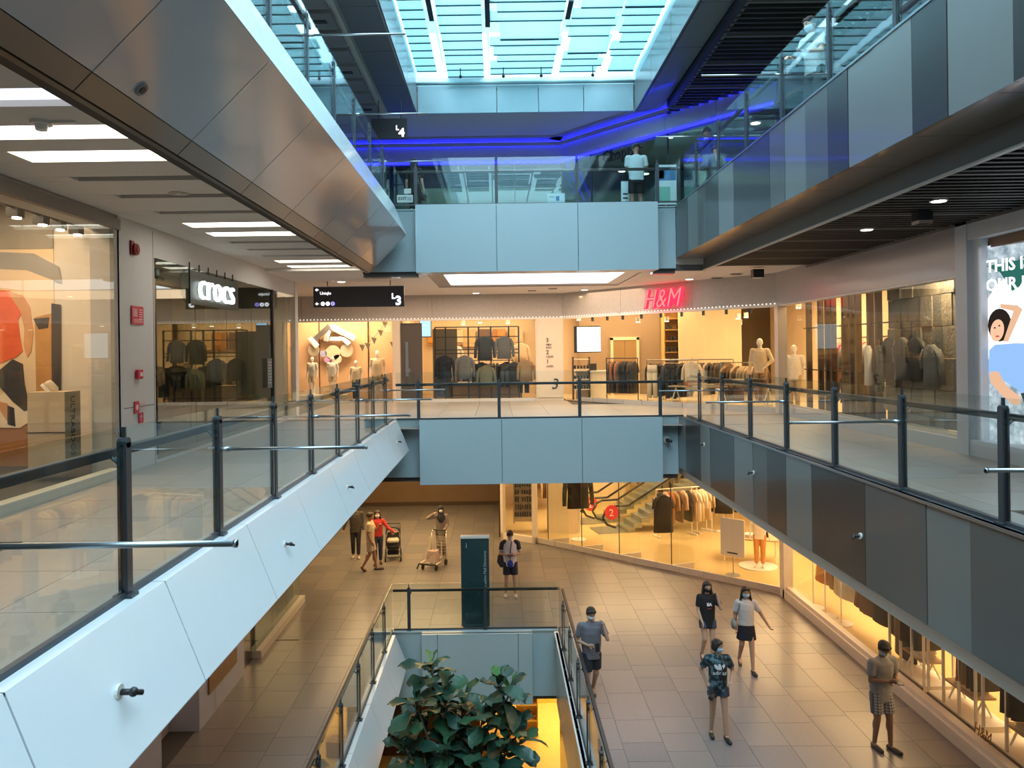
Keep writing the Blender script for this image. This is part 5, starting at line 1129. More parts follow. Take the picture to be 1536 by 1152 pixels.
# ================================================================ lower fashion shop contents
rr = random.Random(21)
def roundbase(loc, h, label):
    r = empty('floor_stand', loc, 0, label=label, cat='display stand')
    MB().tube((0, 0, 0), (0, 0, .03), .26, n=24).build('base', WHITE, r); MB().tube((0, 0, .03), (0, 0, h), .014, n=8).build('pole', WHITE, r); return r
v = onz(868, 810, F2); roundbase((v.x, v.y, F2), 1.6, 'slim white stand on a round base holding the black hooded garment')
garment('jacket', 'black', (v.x, v.y, F2+2.35), .2, 'on the round based stand near the cream column', 1.75)
b = MB(); text('lettering', 'HM', .10, (v.x-.2, v.y-.13, F2+1.6), (PI/2, .12, 0), TEEW, None, .002, label='small white print on the large black garment', cat='print') if False else None
# escalators
def escalator(x, y, label, num):
    e = empty('escalator', (x, y, F2), math.radians(12), label=label, cat='escalator')
    L = 4.2; run = [(0, 0), (.6, 0), (L, 2.2), (L+.6, 2.2)]
    for s in (-.55, .55):
        MB().prism([(-.1, 0), (.7, 0), (L+.2, 2.0), (L+.2, 3.0), (L, 3.1), (.6, .95), (.0, .95), (-.25, .75), (-.3, .45)], -.02, .02, Matrix.Translation((0, s, 0)) @ Matrix.Rotation(PI/2, 4, 'X')).build('side_panel', SHOPG, e)
        MB().path([(.1, s, .22), (-.22, s, .35), (-.36, s, .6), (-.22, s, .88), (.0, s, .98), (.62, s, .98), (L+.1, s, 3.1)], .04, 8).build('handrail', BLACK, e, smooth=True)
    for i in range(13): MB().box(.55+i*.28, .85+i*.28, -.5, .5, -.02+i*.165, .15+i*.165).build('step', STEEL, e)
    MB().box(-.5, .6, -.5, .5, 0, .03).build('landing_plate', STEEL, e)
    MB().tube((-.05, -.62, .78), (-.05, -.60, .78), .26, n=22).build('floor_disc', mat('red_disc', (.62, .03, .04), .5, emit=(1, .05, .05), es=.15), e)
    text('lettering', num, .36, (-.16, -.63, .65), (PI/2, 0, 0), TEEW, e, .002); return e
ev = [onz(930, 812, F2), ]
escalator(3.9, 27.6, 'escalator with the nearest red numbered disc inside the lower shop', '2'); escalator(3.35, 29.1, 'escalator behind with a red numbered disc, farther into the lower shop', '2')
# racks behind the long glass front
def P(px, py): v = onz(px, py, F2); return (v.x, v.y)
rack('white rack of a long black dress and blush tops left in the lower shop', P(985, 806), P(1046, 800), F2, 1.65, [('dress', 'black'), ('shirt', 'blush'), ('dress', 'rust'), ('shirt', 'tan'), ('dress', 'brown'), ('shirt', 'blush'), ('dress', 'black'), ('dress', 'beige')], 'on the white rack right of the escalators')
rack('white rack of cream and white clothes in the lower shop', P(1038, 802), P(1068, 797), F2, 1.65, [('dress', 'white'), ('dress', 'cream'), ('shirt', 'white'), ('dress', 'cream'), ('shirt', 'beige')], 'on the second white rack of the lower shop')
rack('white rack of cream dresses under the striped edge in the lower shop', P(1060, 796), P(1100, 788), F2, 1.7, [('dress', 'cream'), ('dress', 'white'), ('shirt', 'cream'), ('dress', 'cream')], 'on the third white rack of the lower shop')
v = onz(993, 812, F2); garment('dress', 'black', (v.x, v.y-.25, F2+1.62), .1, 'facing out at the left end of the white racks', 1.2)
v = onz(1086, 798, F2); roundbase((v.x, v.y, F2), 1.5, 'white stand carrying the black shirt beside the sale board'); garment('shirt', 'black', (v.x, v.y, F2+1.62), -.2, 'on the stand beside the white board', 1.45)
# back racks
for i, (x0, y0, x1, y1, wh, ch) in enumerate(((5.2, 32.1, 9.0, 31.9, 'along the far back wall of the lower shop', ['black', 'brown', 'tan', 'cream']), (9.5, 27, 9.9, 22, 'along the right back wall of the lower shop', ['cream', 'beige', 'rust', 'black']), (1.2, 31.0, 2.7, 31.5, 'behind the cream column of the lower shop', ['cream', 'orange', 'tan', 'brown']))):
    rack('long white rack of clothes '+wh, (x0, y0), (x1, y1), F2, 1.7, [(rr.choice(('dress', 'shirt', 'jacket')), rr.choice(ch)) for _ in range(16)], wh)
sb = empty('sign_board', (0, 0, 0)); v = onz(1073, 838, F2); sb.location = (v.x+.0, 21.95, F2); sb.rotation_euler.z = -.75; tag(sb, 'tall white sign board standing behind the lower glass front', 'sign')
MB().box(-.36, .36, -.015, .015, .55, 1.62).build('board', WHITE, sb); MB().tube((0, .03, 0), (0, .03, .6), .015).build('pole', STEEL, sb); MB().tube((0, 0, 0), (0, 0, .02), .2, n=20).build('base', STEEL, sb)
text('lettering', '+2 FOR', .10, (-.2, -.02, .62), (PI/2, 0, 0), INK, sb, .002) if False else MB().box(-.16, .16, -.018, -.015, .62, .66).build('print', INK, sb)
# push door frames inside the long front
for i, px in enumerate((845, 925, 1002, 1096)):
    M, L = segM(P2[1], P2[2]); t = (.05, .215, .385, .60)[i]*L
    r = empty('door_%d' % (4+i), (0, 0, 0), kind='structure', label='open glass door leaf folded inward along the long lower shop front')
    MM = M @ Matrix.Translation((t, .1, 0)) @ Matrix.Rotation(math.radians(62), 4, 'Z')
    MB().box(0, .75, -.006, .006, F2+.16, -3.9, M=MM).build('pane', SHOPG, r); MB().box(0, .75, -.03, .03, F2+.01, F2+.17, M=MM).build('foot_rail', FR, r); MB().box(0, .02, -.012, .012, F2+.16, -3.9, M=MM).build('edge_trim', DSTEEL, r)
tbl = P(1125, 838); table('white display table with accessories near the corner of the lower shop', (tbl[0], tbl[1], F2), -.3, 1.6, .9, .7, 3, ['white', 'cream', 'black'], 'on the white table of the lower shop')
b = MB(); b.box(-.5, .9, -.02, .02, 0, .55).build('x', WHITE) if False else None
v = onz(1140, 852, F2); mannequin('white mannequin in rust trousers near the corner of the lower shop', (v.x, v.y, F2+.03), -.4, CN['white'], ('long', CN['orange']), 'short', H=1.8)
v = onz(1132, 850, F2)
pb_ = MB().tube((0, 0, 0), (0, 0, .03), .55, n=30).build('display_plinth', WHITE, label='low round white plinth under the mannequin in rust trousers', cat='plinth'); pb_.location = (v.x+.1, v.y, F2+.007)
# right side of the lower shop: hung clothes by the window and white frames
for i, (yy, kind, c) in enumerate(((19.3, 'skirt', 'orange'), (19.0, 'skirt', 'tan'), (18.5, 'skirt', 'cream'), (18.25, 'skirt', 'white'), (18.0, 'skirt', 'white'), (17.3, 'skirt', 'brown'), (17.0, 'skirt', 'brown'), (16.75, 'skirt', 'charcoal'), (16.5, 'jacket', 'black'), (16.2, 'jacket', 'charcoal'), (15.95, 'jacket', 'black'), (15.7, 'dress', 'charcoal'))):
    garment(kind, c, (8.2+.1*(i % 2), yy, F2+1.48), PI/2+rr.uniform(-.5, .5), 'near the bend of the lower right window', 1.3)
for i, (px, py) in enumerate(((1220, 912), (1238, 925), (1262, 936))):
    v = onz(px, py, F2); roundbase((v.x, v.y, F2), 1.7, 'white round based stand %s bend of the lower right window' % ['closest to the', 'second from the', 'third from the'][i])
def wframe(y0, y1, lab, cols, where):
    f = empty('garment_stand', (8.15, y0, F2), label=lab, cat='display stand'); L = y1-y0
    MB().box(-.25, .35, 0, L, .02, .12).build('base', WHITE, f); MB().box(-.27, -.25, 0, L, 0, .09).build('base_edge', WOODD, f)
    for yy in (0, L): MB().box(-.25, -.21, yy-.02, yy+.02, .12, 2.3).build('upright', WHITE, f); MB().box(.30, .34, yy-.02, yy+.02, .12, 2.3).build('upright', WHITE, f)
    for t_ in (.33, .66): MB().box(-.25, -.21, L*t_-.02, L*t_+.02, .12, 2.3).build('upright', WHITE, f)
    for z in (1.35, 2.28): MB().box(-.24, -.21, 0, L, z, z+.03).build('crossbar', WHITE, f); MB().box(.31, .34, 0, L, z, z+.03).build('crossbar', WHITE, f)
    MB().tube((.05, 0, 2.0), (.05, L, 2.0), .014, n=8).build('rail', WHITE, f)
    n = int(L/.12)
    for i in range(n): garment(rr.choice(('jacket', 'dress', 'dress', 'shirt')), rr.choice(cols), (8.2, y0+.1+(L-.2)*i/n, F2+1.9), rr.uniform(-.25, .25), where, 1.15)
    table('white bench shelf inside the frame '+where[3:] if where.startswith('in ') else 'white bench shelf', (8.25, (y0+y1)/2, F2+.12), PI/2, L*.6, .4, .35, 2, ['white', 'cream'], 'on the bench '+where)
wframe(10.9, 12.6, 'white frame of dark clothes nearest in the lower right window', ['black', 'charcoal', 'black', 'brown'], 'in the nearest white frame of the lower right window')
wframe(12.8, 14.2, 'white display frame of brown clothes second in the lower right window', ['brown', 'tan', 'charcoal', 'rust', 'black'], 'in the second white frame of the lower right window')
wframe(14.35, 15.6, 'white display frame of mixed clothes farthest in the lower right window', ['brown', 'black', 'tan', 'charcoal'], 'in the farthest white frame of the lower right window')
lg = empty('window_logo', (7.44, 12.05, F2+.42), -PI/2, label='small red brown H&M logo at the foot of the lower right window', cat='logo')
text('lettering', 'H&M', .28, (0, -.02, 0), (PI/2, 0, 0), mat('logo_rust', (.35, .12, .02), .6), lg, .002, shear=.3, sx=.7)
# ================================================================ left shops
# sports shop window
ms = empty('poster_wall', (0, 12.4, 0), label='large printed mural of a runner in red top inside the left sports shop', cat='poster')
MB().box(-8.9, -7.13, -.04, 0, F3, 1.75).build('panel', mat('mural_pale', (.80, .62, .42), .7, var=.14, scale=2.5), ms)
MB().box(-8.9, -7.13, -.05, 0, 1.75, 2.5).build('upper_panel', mat('mural_top', (.36, .33, .29), .8, var=.2, scale=2), ms)
MURN = [0]
def mur(poly, m):
    MURN[0] += 1; pts = []
    for px, py in poly:
        v = at(px, py, 12.35); pts.append((v.x, v.z))
    MB().prism(pts, .04, .042+.002*MURN[0], Matrix.Rotation(PI/2, 4, 'X')).build('print', m, ms)
MO = mat('mural_coral', (.80, .14, .06), .7, var=.15); MSK = mat('mural_skin', (.66, .34, .18), .7, var=.1); MDK = mat('mural_dark', (.05, .05, .06), .7, var=.2); MGR = mat('mural_ground', (.42, .20, .08), .8, var=.3, scale=3); MWH = mat('mural_white', (.88, .76, .60), .7, var=.1)
mur([(-80, 374), (0, 378), (50, 380), (88, 400), (92, 425), (40, 405), (-80, 400)], mat('mural_top', (.36, .33, .29)))
mur([(-80, 632), (30, 632), (90, 622), (92, 760), (-80, 780)], MGR); mur([(52, 476), (77, 470), (77, 618), (55, 625)], mat('mural_ochre', (.55, .28, .10), .7, var=.2)); mur([(77, 455), (91, 457), (91, 600), (78, 600)], MDK)
mur([(50, 478), (74, 476), (72, 492), (58, 494)], MDK); mur([(-60, 440), (0, 435), (14, 436), (30, 450), (34, 467), (27, 480), (30, 505), (34, 527), (25, 535), (0, 545), (-60, 550)], MO)
mur([(10, 436), (34, 443), (45, 461), (50, 499), (47, 527), (41, 536), (36, 520), (37, 492), (31, 467)], MSK)
mur([(-50, 640), (5, 590), (15, 580), (24, 605), (52, 612), (55, 626), (30, 642)], MWH)
mur([(-60, 560), (0, 555), (19, 539), (34, 546), (37, 577), (41, 596), (58, 596), (59, 611), (37, 617), (19, 602), (0, 580), (-60, 585)], MDK)
mur([(-30, 596), (0, 602), (12, 605), (22, 624), (22, 636), (12, 633), (0, 614), (-30, 610)], MSK); mur([(12, 608), (22, 612), (24, 640), (12, 636)], MDK)
pl = empty('plinth', (-6.32, 10.95, F3+.12), label='pale wooden plinth printed ULTRABOOST with a sports shoe on top', cat='plinth')
MB().box(-.27, .25, -.20, .20, 0, 1.12).build('body', mat('pale_ply', (.66, .52, .36), .6, var=.06), pl); MB().box(-.28, .252, -.21, .21, .55, .56).build('joint_line', WOODD, pl); MB().box(.25, .256, -.20, .20, .0, 1.12).build('side_face', mat('taupe_ply', (.34, .27, .19), .6), pl)
text('lettering', 'ULTRABOOST', .15, (.262, -.06, 1.06), (PI/2, PI/2, PI/2), INK, pl, .002)
so_ = empty('sports_shoe', (-6.36, 10.93, F3+1.25), .35, label='white and tan sports shoe propped nose down on the plinth', cat='shoe')
Ms = Matrix.Rotation(math.radians(48), 4, 'Y')
MB().loft([[Ms @ q for q in ell((0, 0, 0), .14, .045, 12)], [Ms @ q for q in ell((-.02, 0, .05), .12, .045, 12)], [Ms @ q for q in ell((-.05, 0, .10), .07, .035, 12)]]).build('upper', cloth((.75, .62, .45)), so_, smooth=True)
MB().loft([[Ms @ q for q in ell((0, 0, -.045), .15, .05, 12)], [Ms @ q for q in ell((0, 0, 0), .15, .052, 12)]]).build('sole', WHITE, so_); MB().loft([[Ms @ q for q in ell((.03, 0, .055), .05, .02, 8)], [Ms @ q for q in ell((-.0, 0, .10), .03, .02, 8)]]).build('laces', WHITE, so_)
MB().tube((0, 0, -.14), (0, 0, .0), .012).build('support_rod', STEEL, so_)
MB().box(-7.13, -5.72, 12.38, 12.44, F3, 2.6).build('wall_sports_end', mat('cream_plain', (.70, .64, .56), .7, var=.03), kind='structure')
MB().box(-8.88, -5.95, YN, 12.4, 2.5, 2.6).build('ceiling', mat('teal_grey_ceiling', (.22, .25, .25), .7), kind='structure', label='grey green ceiling inside the left sports shop')
trk = empty('track_light', (-6.6, 10, 2.06), label='ceiling track with dark square spotlights inside the left sports shop', cat='track light')
MB().box(-.02, .02, -3.5, 2.2, .0, .03).build('track', BLACK, trk)
for yy in (.55, 1.15, 1.6, 2.08):
    MB().box(-.08, .08, yy-.08, yy+.08, -.13, -.0).build('lamp_head', BLACK, trk); MB().tube((.02, yy, -.15), (.02, yy, -.12), .06, n=14).build('lens', LAMP, trk)
MB().tube((0, 1.6, .03), (0, 1.6, .43), .006, n=6).build('cable', BLACK, trk)
# pillar fittings
pc = lambda px, py: at(px, py, 11.9) 
def pillar(z, y): return (-5.495, y, z)
al = empty('alarm_bell', (-5.5, 11.65, 1.62), 0, label='dark red fire alarm bell high on the grey pillar', cat='alarm')
MB().tube((0, 0, 0), (.06, 0, 0), .09, n=18).tube((.06, 0, 0), (.085, 0, 0), .075, .04, 18).build('bell', mat('dark_red', (.22, .012, .012), .4), al); MB().box(-.0, .03, -.12, -.02, -.09, .12).build('back_box', mat('dark_red', (.22, .012, .012)), al)
REDS = mat('sign_red', (.58, .02, .05), .5, var=.03)
sg = empty('safety_sign', (-5.49, 11.75, .62), 0, label='red fire safety instruction sign on the grey pillar below the bell', cat='sign')
MB().box(0, .012, -.22, .16, -.14, .14).build('panel', REDS, sg)
PK = mat('sign_pink', (.80, .45, .45), .6)
b = MB(); [b.box(.012, .016, -.18+.035*i, -.16+.035*i, -.02, .10) for i in range(4)]; [b.box(.012, .016, .01, .12, .08-.035*i, .095-.035*i) for i in range(5)]; [b.box(.012, .016, -.17, .12, -.07-.02*i, -.06-.02*i) for i in range(3)]; b.build('print', PK, sg, kind='stuff')
fb_ = empty('fire_call_point', (-5.49, 11.72, -.28), 0, label='small red fire call point in the middle of the grey pillar', cat='alarm')
MB().box(0, .05, -.08, .08, -.07, .07).build('body', REDS, fb_, bevel=.008); MB().box(.05, .055, -.03, .05, -.03, .03).build('window', mat('pale_label', (.8, .7, .68), .5), fb_)
s2 = empty('safety_sign', (-5.49, 11.75, -.85), 0, label='pair of small red hose reel signs low on the grey pillar', cat='sign')
MB().box(0, .01, -.16, -.02, -.02, .16).build('panel', REDS, s2); MB().box(0, .01, -.02, .12, -.18, -.02).build('panel', REDS, s2)
MB().tube((.01, -.09, .07), (.014, -.09, .07), .045, n=14).box(.01, .014, .03, .05, -.15, -.05).box(.01, .014, .0, .08, -.09, -.075).build('symbol', PK, s2); [MB().box(.0, .006, .0, .20, .12-.04*i, .13-.04*i).build('print', PK, s2) for i in range(3)]
# shoe shop sign
cs = empty('neon_sign', (-5.38, 13.95, 1.05), PI/2, label='white glowing crocs sign on the dark green disc in the left shoe shop window', cat='sign')
GR = mat('sign_green', (.010, .055, .022), .4)
MB().tube((-.25, .12, .20), (-.25, .16, .20), .30, n=26).build('disc', GR, cs); MB().box(-.2, 2.35, .10, .13, -.12, .48).build('panel', mat('sign_green_dark', (.006, .022, .012), .35), cs)
text('lettering', 'crocs', .78, (.05, .05, -.02), (PI/2, 0, 0), emis('neon_white', (.90, 1, .97), 3.0), cs, .03, bold=-.012, sx=1.12)
b = MB(); [b.tube((x, .11, .40), (x, .11, .62), .012, n=6) for x in (-.2, .25, .7, 1.15, 1.6, 2.05)]; b.build('hanging_rods', BLACK, cs, kind='stuff')
# shoe shop contents
rack('dark rail of dark jackets in the left shoe shop window', (-6.6, 13.3), (-6.6, 16.5), F3, 1.5, seq(14, [('jacket', 'charcoal'), ('jacket', 'black'), ('jacket', 'olive')], rr), 'on the rail in the dark left shop', BLACK)
sb_ = empty('shoe_bench', (-6.2, 18.3, F3), label='dark bench with orange and green shoes at the end of the left shoe shop', cat='bench'); MB().box(-.3, .4, -.6, .8, 0, .62).build('body', WOODD, sb_); MB().box(-.32, .42, -.62, .82, .62, .66).build('top', mat('pale_ply', (.66, .52, .36)), sb_)
def clog(loc, rz, c, lab):
    o = empty('clog', loc, rz, label=lab, cat='shoe', group='clogs on the dark bench'); MB().loft([ell((0, 0, 0), .055, .14, 12), ell((0, 0, .025), .058, .142, 12)]).build('sole', WHITE, o)
    MB().loft([ell((0, -.01, .025), .054, .13, 12), ell((0, -.03, .06), .05, .10, 12), ell((0, -.04, .09), .025, .05, 12)]).build('upper', cloth(c), o, smooth=True)
for i in range(5):
    clog((-5.98+.1*(i % 2), 17.85+i*.24, F3+.665), 1.57, CN['orange'] if i < 3 else (.25, .55, .15), '%s clog %s on the dark bench of the shoe shop' % (('orange', ['nearest', 'second', 'third'][i]) if i < 3 else ('green', ['first', 'end'][i-3])))
pn = empty('notice_poster', (-5.42, 18.2, .25-F3+F3), 0, label='tall dark blue notice on the glass corner of the shoe shop', cat='poster')
pn.location = (-5.44, 18.3, -.45); MB().box(0, .01, -.14, .22, -.35, .35).build('panel', mat('slate_blue', (.07, .10, .13), .5), pn); b = MB(); [b.box(.01, .012, -.10, .15, .25-i*.07, .27-i*.07) for i in range(8)]; b.build('print', mat('slate_print', (.3, .38, .42), .6), pn, kind='stuff')
MB().box(-7.2, -6.9, 17.0, 20.8, F3, 1.5).build('wall_curtain', mat('curtain_tan', (.36, .28, .18), .8, var=.2, scale=3), kind='structure')
for i, (yy, c) in enumerate(((16.9, (.30, .27, .22)), (17.15, (.30, .27, .22)))): MB().loft([ell((-6.3, yy, F3+.1), .16, .05, 14), ell((-6.3, yy, F3+1.6), .13, .04, 14), ell((-6.3, yy, 1.3), .12, .04, 14)]).build('curtain', cloth(c), smooth=True, label='pale %s curtain strip at the end of the dark left shop' % ['streaked', 'second streaked'][i], cat='curtain')
# art shop
ar = empty('wall_art_backdrop', (0, 0, 0), kind='structure', label='glowing peach display wall of the art shop')
PE = mat('peach_wall', (.74, .47, .27), .7, var=.04)
for a, b_ in ((-7.7, -6.55), (-6.5, -4.75), (-4.7, -3.45)): MB().box(a, b_, 28.3 if a > -5 else 28.2, 28.45, F3, 1.6).build('panel', PE, ar)
fg = empty('wall_sculpture', (-5.9, 28.0, .55), label='silver folded relief sculpture of ribbons above pale discs in the art shop', cat='sculpture')
SV = mat('silver_foil', (.42, .41, .42), .28, .85, var=.15, scale=5)
rg = random.Random(9)
for (x0, z0, x1, z1, wd, ry) in ((-.75, -.05, -.15, .45, .20, .3), (-.15, .45, .35, .18, .22, -.3), (-.2, .40, -.3, -.1, .16, .2), (.3, .22, .75, -.02, .20, .1), (-.95, .05, -.6, -.3, .18, .5), (-.35, .0, .25, -.02, .14, -.2), (.2, .1, .55, -.22, .15, .2)):
    b = MB(); d = Vector((x1-x0, 0, z1-z0)).normalized(); n_ = Vector((-d.z, 0, d.x))*wd/2
    A_ = Vector((x0, -.05, z0)); B_ = Vector((x1, -.2*ry-.1, z1)); b.add([A_-n_, B_-n_+Vector((0, -.05, 0)), B_+n_, A_+n_+Vector((0, .08, 0)), A_-n_+Vector((0, .03, 0)), B_-n_+Vector((0, -.02, 0)), B_+n_+Vector((0, .03, 0)), A_+n_+Vector((0, .11, 0))], [(0,1,2,3), (7,6,5,4), (0,4,5,1), (1,5,6,2), (2,6,7,3), (3,7,4,0)]); b.build('ribbon', SV, fg)
for (x, z, r_, c) in ((-.78, -.42, .21, (.62, .52, .38)), (-.08, -.52, .27, (.72, .55, .38)), (.42, -.45, .24, (.66, .56, .42)), (-.42, -.55, .12, (.35, .38, .62)), (-.3, -.78, .11, (.55, .30, .62)), (.08, -.75, .16, (.80, .66, .50))):
    MB().tube((x, -.02, z), (x, 0.02, z), r_, n=24).build('disc', mat('disc_%d' % int(r_*100), c, .6, var=.05), fg)
bn = empty('bunting', (-4.3, 27.6, .5), label='string of dark paper triangles hanging in the art shop', cat='bunting')
pts = [(.42, 1.0), (.28, .62), (.12, .32), (-.12, .05), (-.35, -.15), (-.55, -.20)]; pts2 = [(.55, -.12), (.70, -.25), (.88, -.18)]
MB().path([(a, 0, c) for a, c in pts], .006, 5).path([(a, 0, c) for a, c in pts2], .006, 5).build('cord', BLACK, bn)
for (x, z) in pts+pts2: MB().prism([(x-.10, z+.02), (x+.11, z-.02), (x+.02, z-.24)], -.004, .004, Matrix.Rotation(PI/2, 4, 'X')).build('flag', mat('flag_brown', (.12, .09, .06), .7), bn)
for i, (x, y, t_, bt, sc_) in enumerate(((-6.55, 27.2, 'white', 'cream', 1.35), (-5.85, 27.3, 'white', 'beige', 1.35), (-5.0, 27.2, 'cream', 'black', 1.45), (-4.25, 27.3, 'cream', 'tan', 1.8))):
    mannequin('small white mannequin in %s top and %s bottoms, %s, art shop' % (t_, bt, ['first from the left', 'second from the left', 'third from the left', 'tallest under the bunting']['0123'.index(str(i))]), (x, y, F3+.02+(.25 if i < 2 else 0)), .1*i-.2, CN[t_], ('shorts' if i != 2 else 'long', CN[bt]), H=sc_, group='mannequins of the art shop')
MB().box(-7.0, -5.3, 26.95, 27.5, F3, F3+.27).build('display_plinth', CREAM, label='long cream plinth under two mannequins in the art shop', cat='plinth')
# ================================================================ hanging signs, ceiling fittings
hs = empty('hanging_sign', (-3.75, 21.0, 1.54), label='black hanging direction sign with L3 and Uniqlo under the middle ceiling', cat='sign')
MB().box(-1.24, 1.24, -.05, .05, -.28, .28).build('panel', GRAPH, hs); MB().box(-1.25, 1.25, -.055, .055, .28, .30).build('edge_trim', WHITE, hs)
for x in (-.86, .86): MB().tube((x, 0, .28), (x, 0, .45), .012).build('hanger_rod', BLACK, hs)
S = (PI/2, 0, 0)
text('lettering', 'Uniqlo', .115, (-1.06, -.06, .07), S, TXW, hs, .003); text('lettering', 'L', .20, (.90, -.06, -.06), S, TXW, hs, .003, bold=.008); text('lettering', '3', .34, (1.0, -.06, -.23), S, TXW, hs, .003, bold=.012)
def arrow(x, z, s_): MB().box(x, x+.09*s_, -.062, -.055, z-.008, z+.008).prism([(x-.01, z), (x+.04, z+.04), (x+.055, z+.025), (x+.02, z), (x+.055, z-.025), (x+.04, z-.04)], .055, .062, Matrix.Rotation(PI/2, 4, 'X')).build('arrow', TXW, hs)
arrow(-1.18, .20, 1); arrow(-1.18, -.18, 1)
for i in range(3): MB().tube((-.98+i*.135, -.055, -.18), (-.98+i*.135, -.063, -.18), .055, n=18).build('symbol_disc', [TXW, TXW, emis('lilac_disc', (.35, .28, .95), 1.8)][i], hs)
b = MB(); [b.box(-1.0+i*.135+j*.022, -.988+i*.135+j*.022, -.066, -.062, -.21, -.155) for i in range(3) for j in range(2)]; b.build('symbol', GRAPH, hs, kind='stuff')
h4 = empty('hanging_sign', at(585, 193, 20.5), 0, label='black hanging sign reading L4 under the upper ceiling', cat='sign')
MB().box(-.50, .46, -.04, .04, -.27, .26).build('panel', GRAPH, h4); text('lettering', 'L', .17, (.16, -.05, -.05), S, TXW, h4, .003, bold=.006); text('lettering', '4', .30, (.24, -.05, -.22), S, TXW, h4, .003, bold=.012)
for x in (-.3, .3): MB().tube((x, 0, .26), (x, 0, .75), .012).build('hanger_rod', BLACK, h4)
def down(loc, label, r=.085, dark=False):
    o = empty('downlight', loc, 0, label=label, cat='ceiling light'); MB().tube((0, 0, 0), (0, 0, .02), r*1.25, n=18).build('trim_ring', WHITE, o); MB().tube((0, 0, -.006), (0, 0, 0), r, n=18).build('lens', BLACK if dark else LAMP, o)
for (px, py, dk_, wh) in ((512, 423, 0, 'above the hanging sign'), (714, 440, 0, 'left of the ceiling hatch over the grey band'), (877, 435, 0, 'right under the white light box'), (1034, 419, 0, 'over the red letters')):
    v = onz(px, py, 1.965); down(v, 'small bright downlight '+wh, .10)
for (px, py, wh) in ((1075, 417, 'biggest, between the red letters and the slats'), (1104, 411, 'beside the slatted ceiling'), (798, 436, 'small, above the menswear window'), (829, 433, 'above the cream pillar')):
    v = onz(px, py, 1.965); o = empty('ceiling_vent', v, 0, label='dark ceiling fitting '+wh, cat='vent'); MB().box(-.16, .16, -.12, .12, -.0, .015).build('frame', CEILP, o); [MB().box(-.13, .13, -.1+i*.05, -.075+i*.05, -.012, 0).build('slat', BLACK, o) for i in range(4)]
for (px, py, wh) in ((1408, 302, 'among the dark slats nearest the right'), (1300, 345, 'in the middle of the dark slats')):
    v = onz(px, py, 1.93); down(v, 'pale round fitting '+wh, .09)
v = onz(1383, 318, 1.93); o = empty('wall_speaker', v, 0, label='black box fitting hanging below the dark slatted ceiling', cat='speaker'); MB().box(-.1, .1, -.1, .1, -.18, .0).build('body', BLACK, o); MB().tube((0, 0, -.19), (0, 0, -.18), .07).build('grille', DARK, o)
v = onz(1136, 404, 1.93); o = empty('wall_speaker', v, 0, label='small black box fitting at the far end of the slatted ceiling', cat='speaker'); MB().box(-.13, .13, -.1, .1, -.2, .0).build('body', BLACK, o); MB().box(-.1, .1, -.08, .08, -.215, -.2).build('grille', WHITE, o)
v = onz(62, 182, 2.05); o = empty('smoke_detector', v, 0, label='white ceiling detector between the troughs at the upper left', cat='detector'); MB().tube((0, 0, -.03), (0, 0, 0), .09, n=18).build('base', WHITE, o); MB().tube((0, 0, -.08), (0, 0, -.03), .045, .06, 14).build('sensor', WHITE, o); MB().box(.05, .3, -.02, .02, -.02, 0).build('arm', WHITE, o)
v = onz(268, 290, 2.05); o = empty('ceiling_speaker', v, 0, label='flat round speaker in the left ceiling beside a dark slot', cat='speaker'); MB().tube((0, 0, -.01), (0, 0, 0), .12, n=22).build('grille', mat('speaker_beige', (.5, .46, .4), .8), o); MB().tube((0, 0, -.014), (0, 0, -.01), .03).build('centre', WHITE, o)
# ================================================================ upper level fronts
P4 = [(-9.0, 26.2), (2.3, 26.2), (4.0, 24.1), (7.4, 20.2), (8.6, 13), (8.6, 4)]
UPB = mat('upper_bulkhead', (.40, .38, .44), .4, coat=.2, var=.03)
bh = empty('wall_far_upper_band', (0, 0, 0), kind='structure', label='bulkhead with blue light strips above the upper level shops')
for si, (p, q) in enumerate(zip(P4, P4[1:])):
    M, L = segM(p, q); k = max(1, round(L/1.9))
    for i in range(k): MB().box(L*i/k+.004, L*(i+1)/k-.004, -.05, .2, 6.45, 7.0, M=M).build('panel', UPB, bh)
    if si < 3: MB().box(0, L, -.16, -.10, 7.03, 7.12, M=M).build('blue_light_strip', BLUE, bh); MB().box(0, L, -.09, -.05, 6.40, 6.47, M=M).build('blue_light_strip', BLUE, bh)
    MB().box(0, L, -.6, .3, 7.14, 7.2, M=M).build('cove_panel', UPB, bh)
    MB().box(0, L, -.22, -.17, 7.0, 7.08, M=M).build('cove_lip', UPB, bh)
GZ = glassm('upper_shop_glass', (.60, .76, .74), .035, .6)
for i, (p, q) in enumerate(zip(P4, P4[1:])): glazing('window_%d' % (13+i), p, q, F4, 6.42, max(2, round(segM(p, q)[1]/1.6)), ['long dark glass front facing the upper bridge', 'short angled upper glass front', 'angled upper glass front with dark lettering', 'upper glass front at the far right', 'upper glass front along the right side'][i], g=GZ, mull=DSTEEL if i in (1, 2) else None)
ub = MB(); ub.box(-9, 2.5, 29.5, 29.6, F4, 7); ub.box(2.5, 12, 30, 30.1, F4, 7); ub.box(11.8, 11.9, 4, 30, F4, 7)
ub.build('wall_upper_shops', mat('upper_shop_wall', (.24, .29, .27), .6, var=.2, scale=1.5), kind='structure')
for i in range(14):
    x = -8.3+i*.82
    if i % 3 == 0: continue
    MB().box(x, x+.6, 28.9, 29.3, F4, F4+1.5+.5*(i % 2)).box(x-.03, x+.63, 28.88, 29.32, F4+.9, F4+.93).build('shop_fixture', mat('dark_green_fixture', (.05, .065, .05), .5), label='dark shop fixture behind the upper glass, %s' % ('tall' if i % 2 else 'low'), cat='shelf', group='dark fixtures in the upper shop')
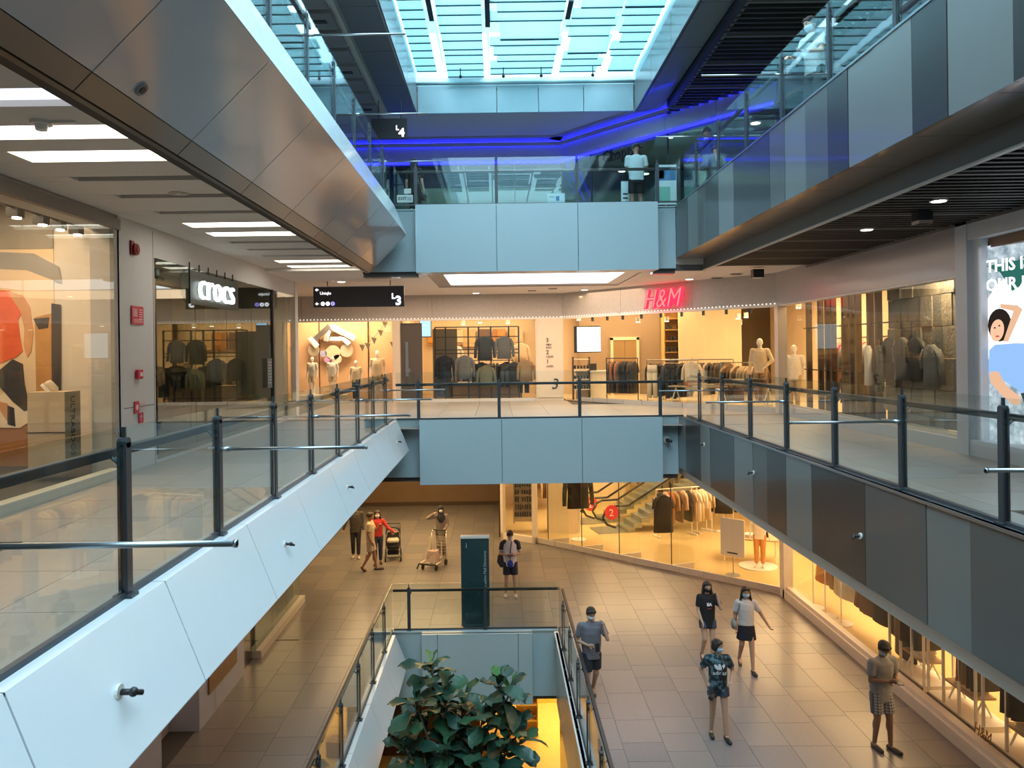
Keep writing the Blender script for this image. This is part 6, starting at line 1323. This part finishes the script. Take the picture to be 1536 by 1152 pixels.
for (px, py) in ((621, 188), (774, 188), (1056, 133), (1005, 206), (968, 261), (933, 257), (1137, 252), (1133, 185), (1325, 50)):
    v = at(px, py, 24.5 if px < 1100 else 19); down(v, 'bright upper downlight at %s' % {621: 'the left end of the blue strip', 774: 'the middle of the blue strip', 1056: 'the blue strip near the slats', 1005: 'the right shop beside the man in pale tee', 968: 'the right shop beside the dark shorts', 933: 'the dark lettering', 1137: 'the upper right corner shop', 1133: 'the glass above the corner', 1325: 'the top right corner'}[px], .11)
chs = empty('shop_sign', at(907, 250, 21.9), math.atan2(-3.9, 3.4), label='dark Chapter lettering on the upper glass partly hidden by the man in pale tee', cat='sign')
d_ = Vector((3.4, -3.9)).normalized(); q_ = U(908, 247)[0]; t_ = (q_*24.1-4.0)/(d_.x-q_*d_.y); chs.location = (4.0+d_.x*t_-.12, 24.1+d_.y*t_-.12, at(908, 246, 24.1+d_.y*t_).z)
text('lettering', 'Chapter', .50, (0, 0, 0), (PI/2, 0, 0), BLACK, chs, .02, sx=.95, bold=.008)
ex = empty('exit_notice', at(608, 298, 18.3), 0, label='small white EXIT notice low on the glass at the left end of the upper bridge', cat='sign')
MB().box(-.20, .18, 0, .01, -.09, .09).build('panel', WHITE, ex); text('lettering', 'EXIT', .10, (-.17, -.004, -.03), S, INK, ex, .002, bold=.003); MB().box(.04, .15, -.003, 0, -.05, .04).build('print', mat('grey_print', (.45, .5, .5), .7), ex); MB().box(-.03, .14, 0, .01, .12, .24).build('upper_panel', WHITE, ex)
def notice(px, py, w_, h_, lab, Y=18.2, parts_=()):
    o = empty('notice', at(px, py, Y), 0, label=lab, cat='notice'); MB().box(-w_/2, w_/2, 0, .02, -h_/2, h_/2).build('panel', mat('pale_notice', (.62, .74, .76), .5), o)
    MB().tube((0, .02, -h_/2), (0, .02, F4-o.location.z), .012).build('stand', STEEL, o)
    for (a, b_, c, d, m) in parts_: MB().box(a, b_, -.004, 0, c, d).build('print', m, o)
NB = mat('notice_blue', (.03, .16, .36), .5); NG = mat('notice_green', (.20, .48, .38), .5)
notice(834, 298, .42, .26, 'pale notice with blue mark standing behind the upper bridge glass', 18.3, ((.0, .08, -.05, .06, NB), (-.16, -.04, .02, .06, mat('grey_print', (.45, .5, .5)))))
notice(999, 277, .50, .95, 'tall blue and green poster stand at the right end of the upper bridge', 18.3, ((-.24, .24, .1, .42, NB), (-.2, -.04, .14, .36, mat('pale_notice', (.62, .74, .76))), (-.24, .1, -.4, -.05, NG)))
notice(938, 291, .20, .62, 'narrow white poster stand left of the man in pale tee', 18.6, ((-.06, .06, -.02, .02, INK), (-.06, .06, -.12, -.08, INK), (-.06, .06, -.22, -.18, INK)))

texts_to_mesh()
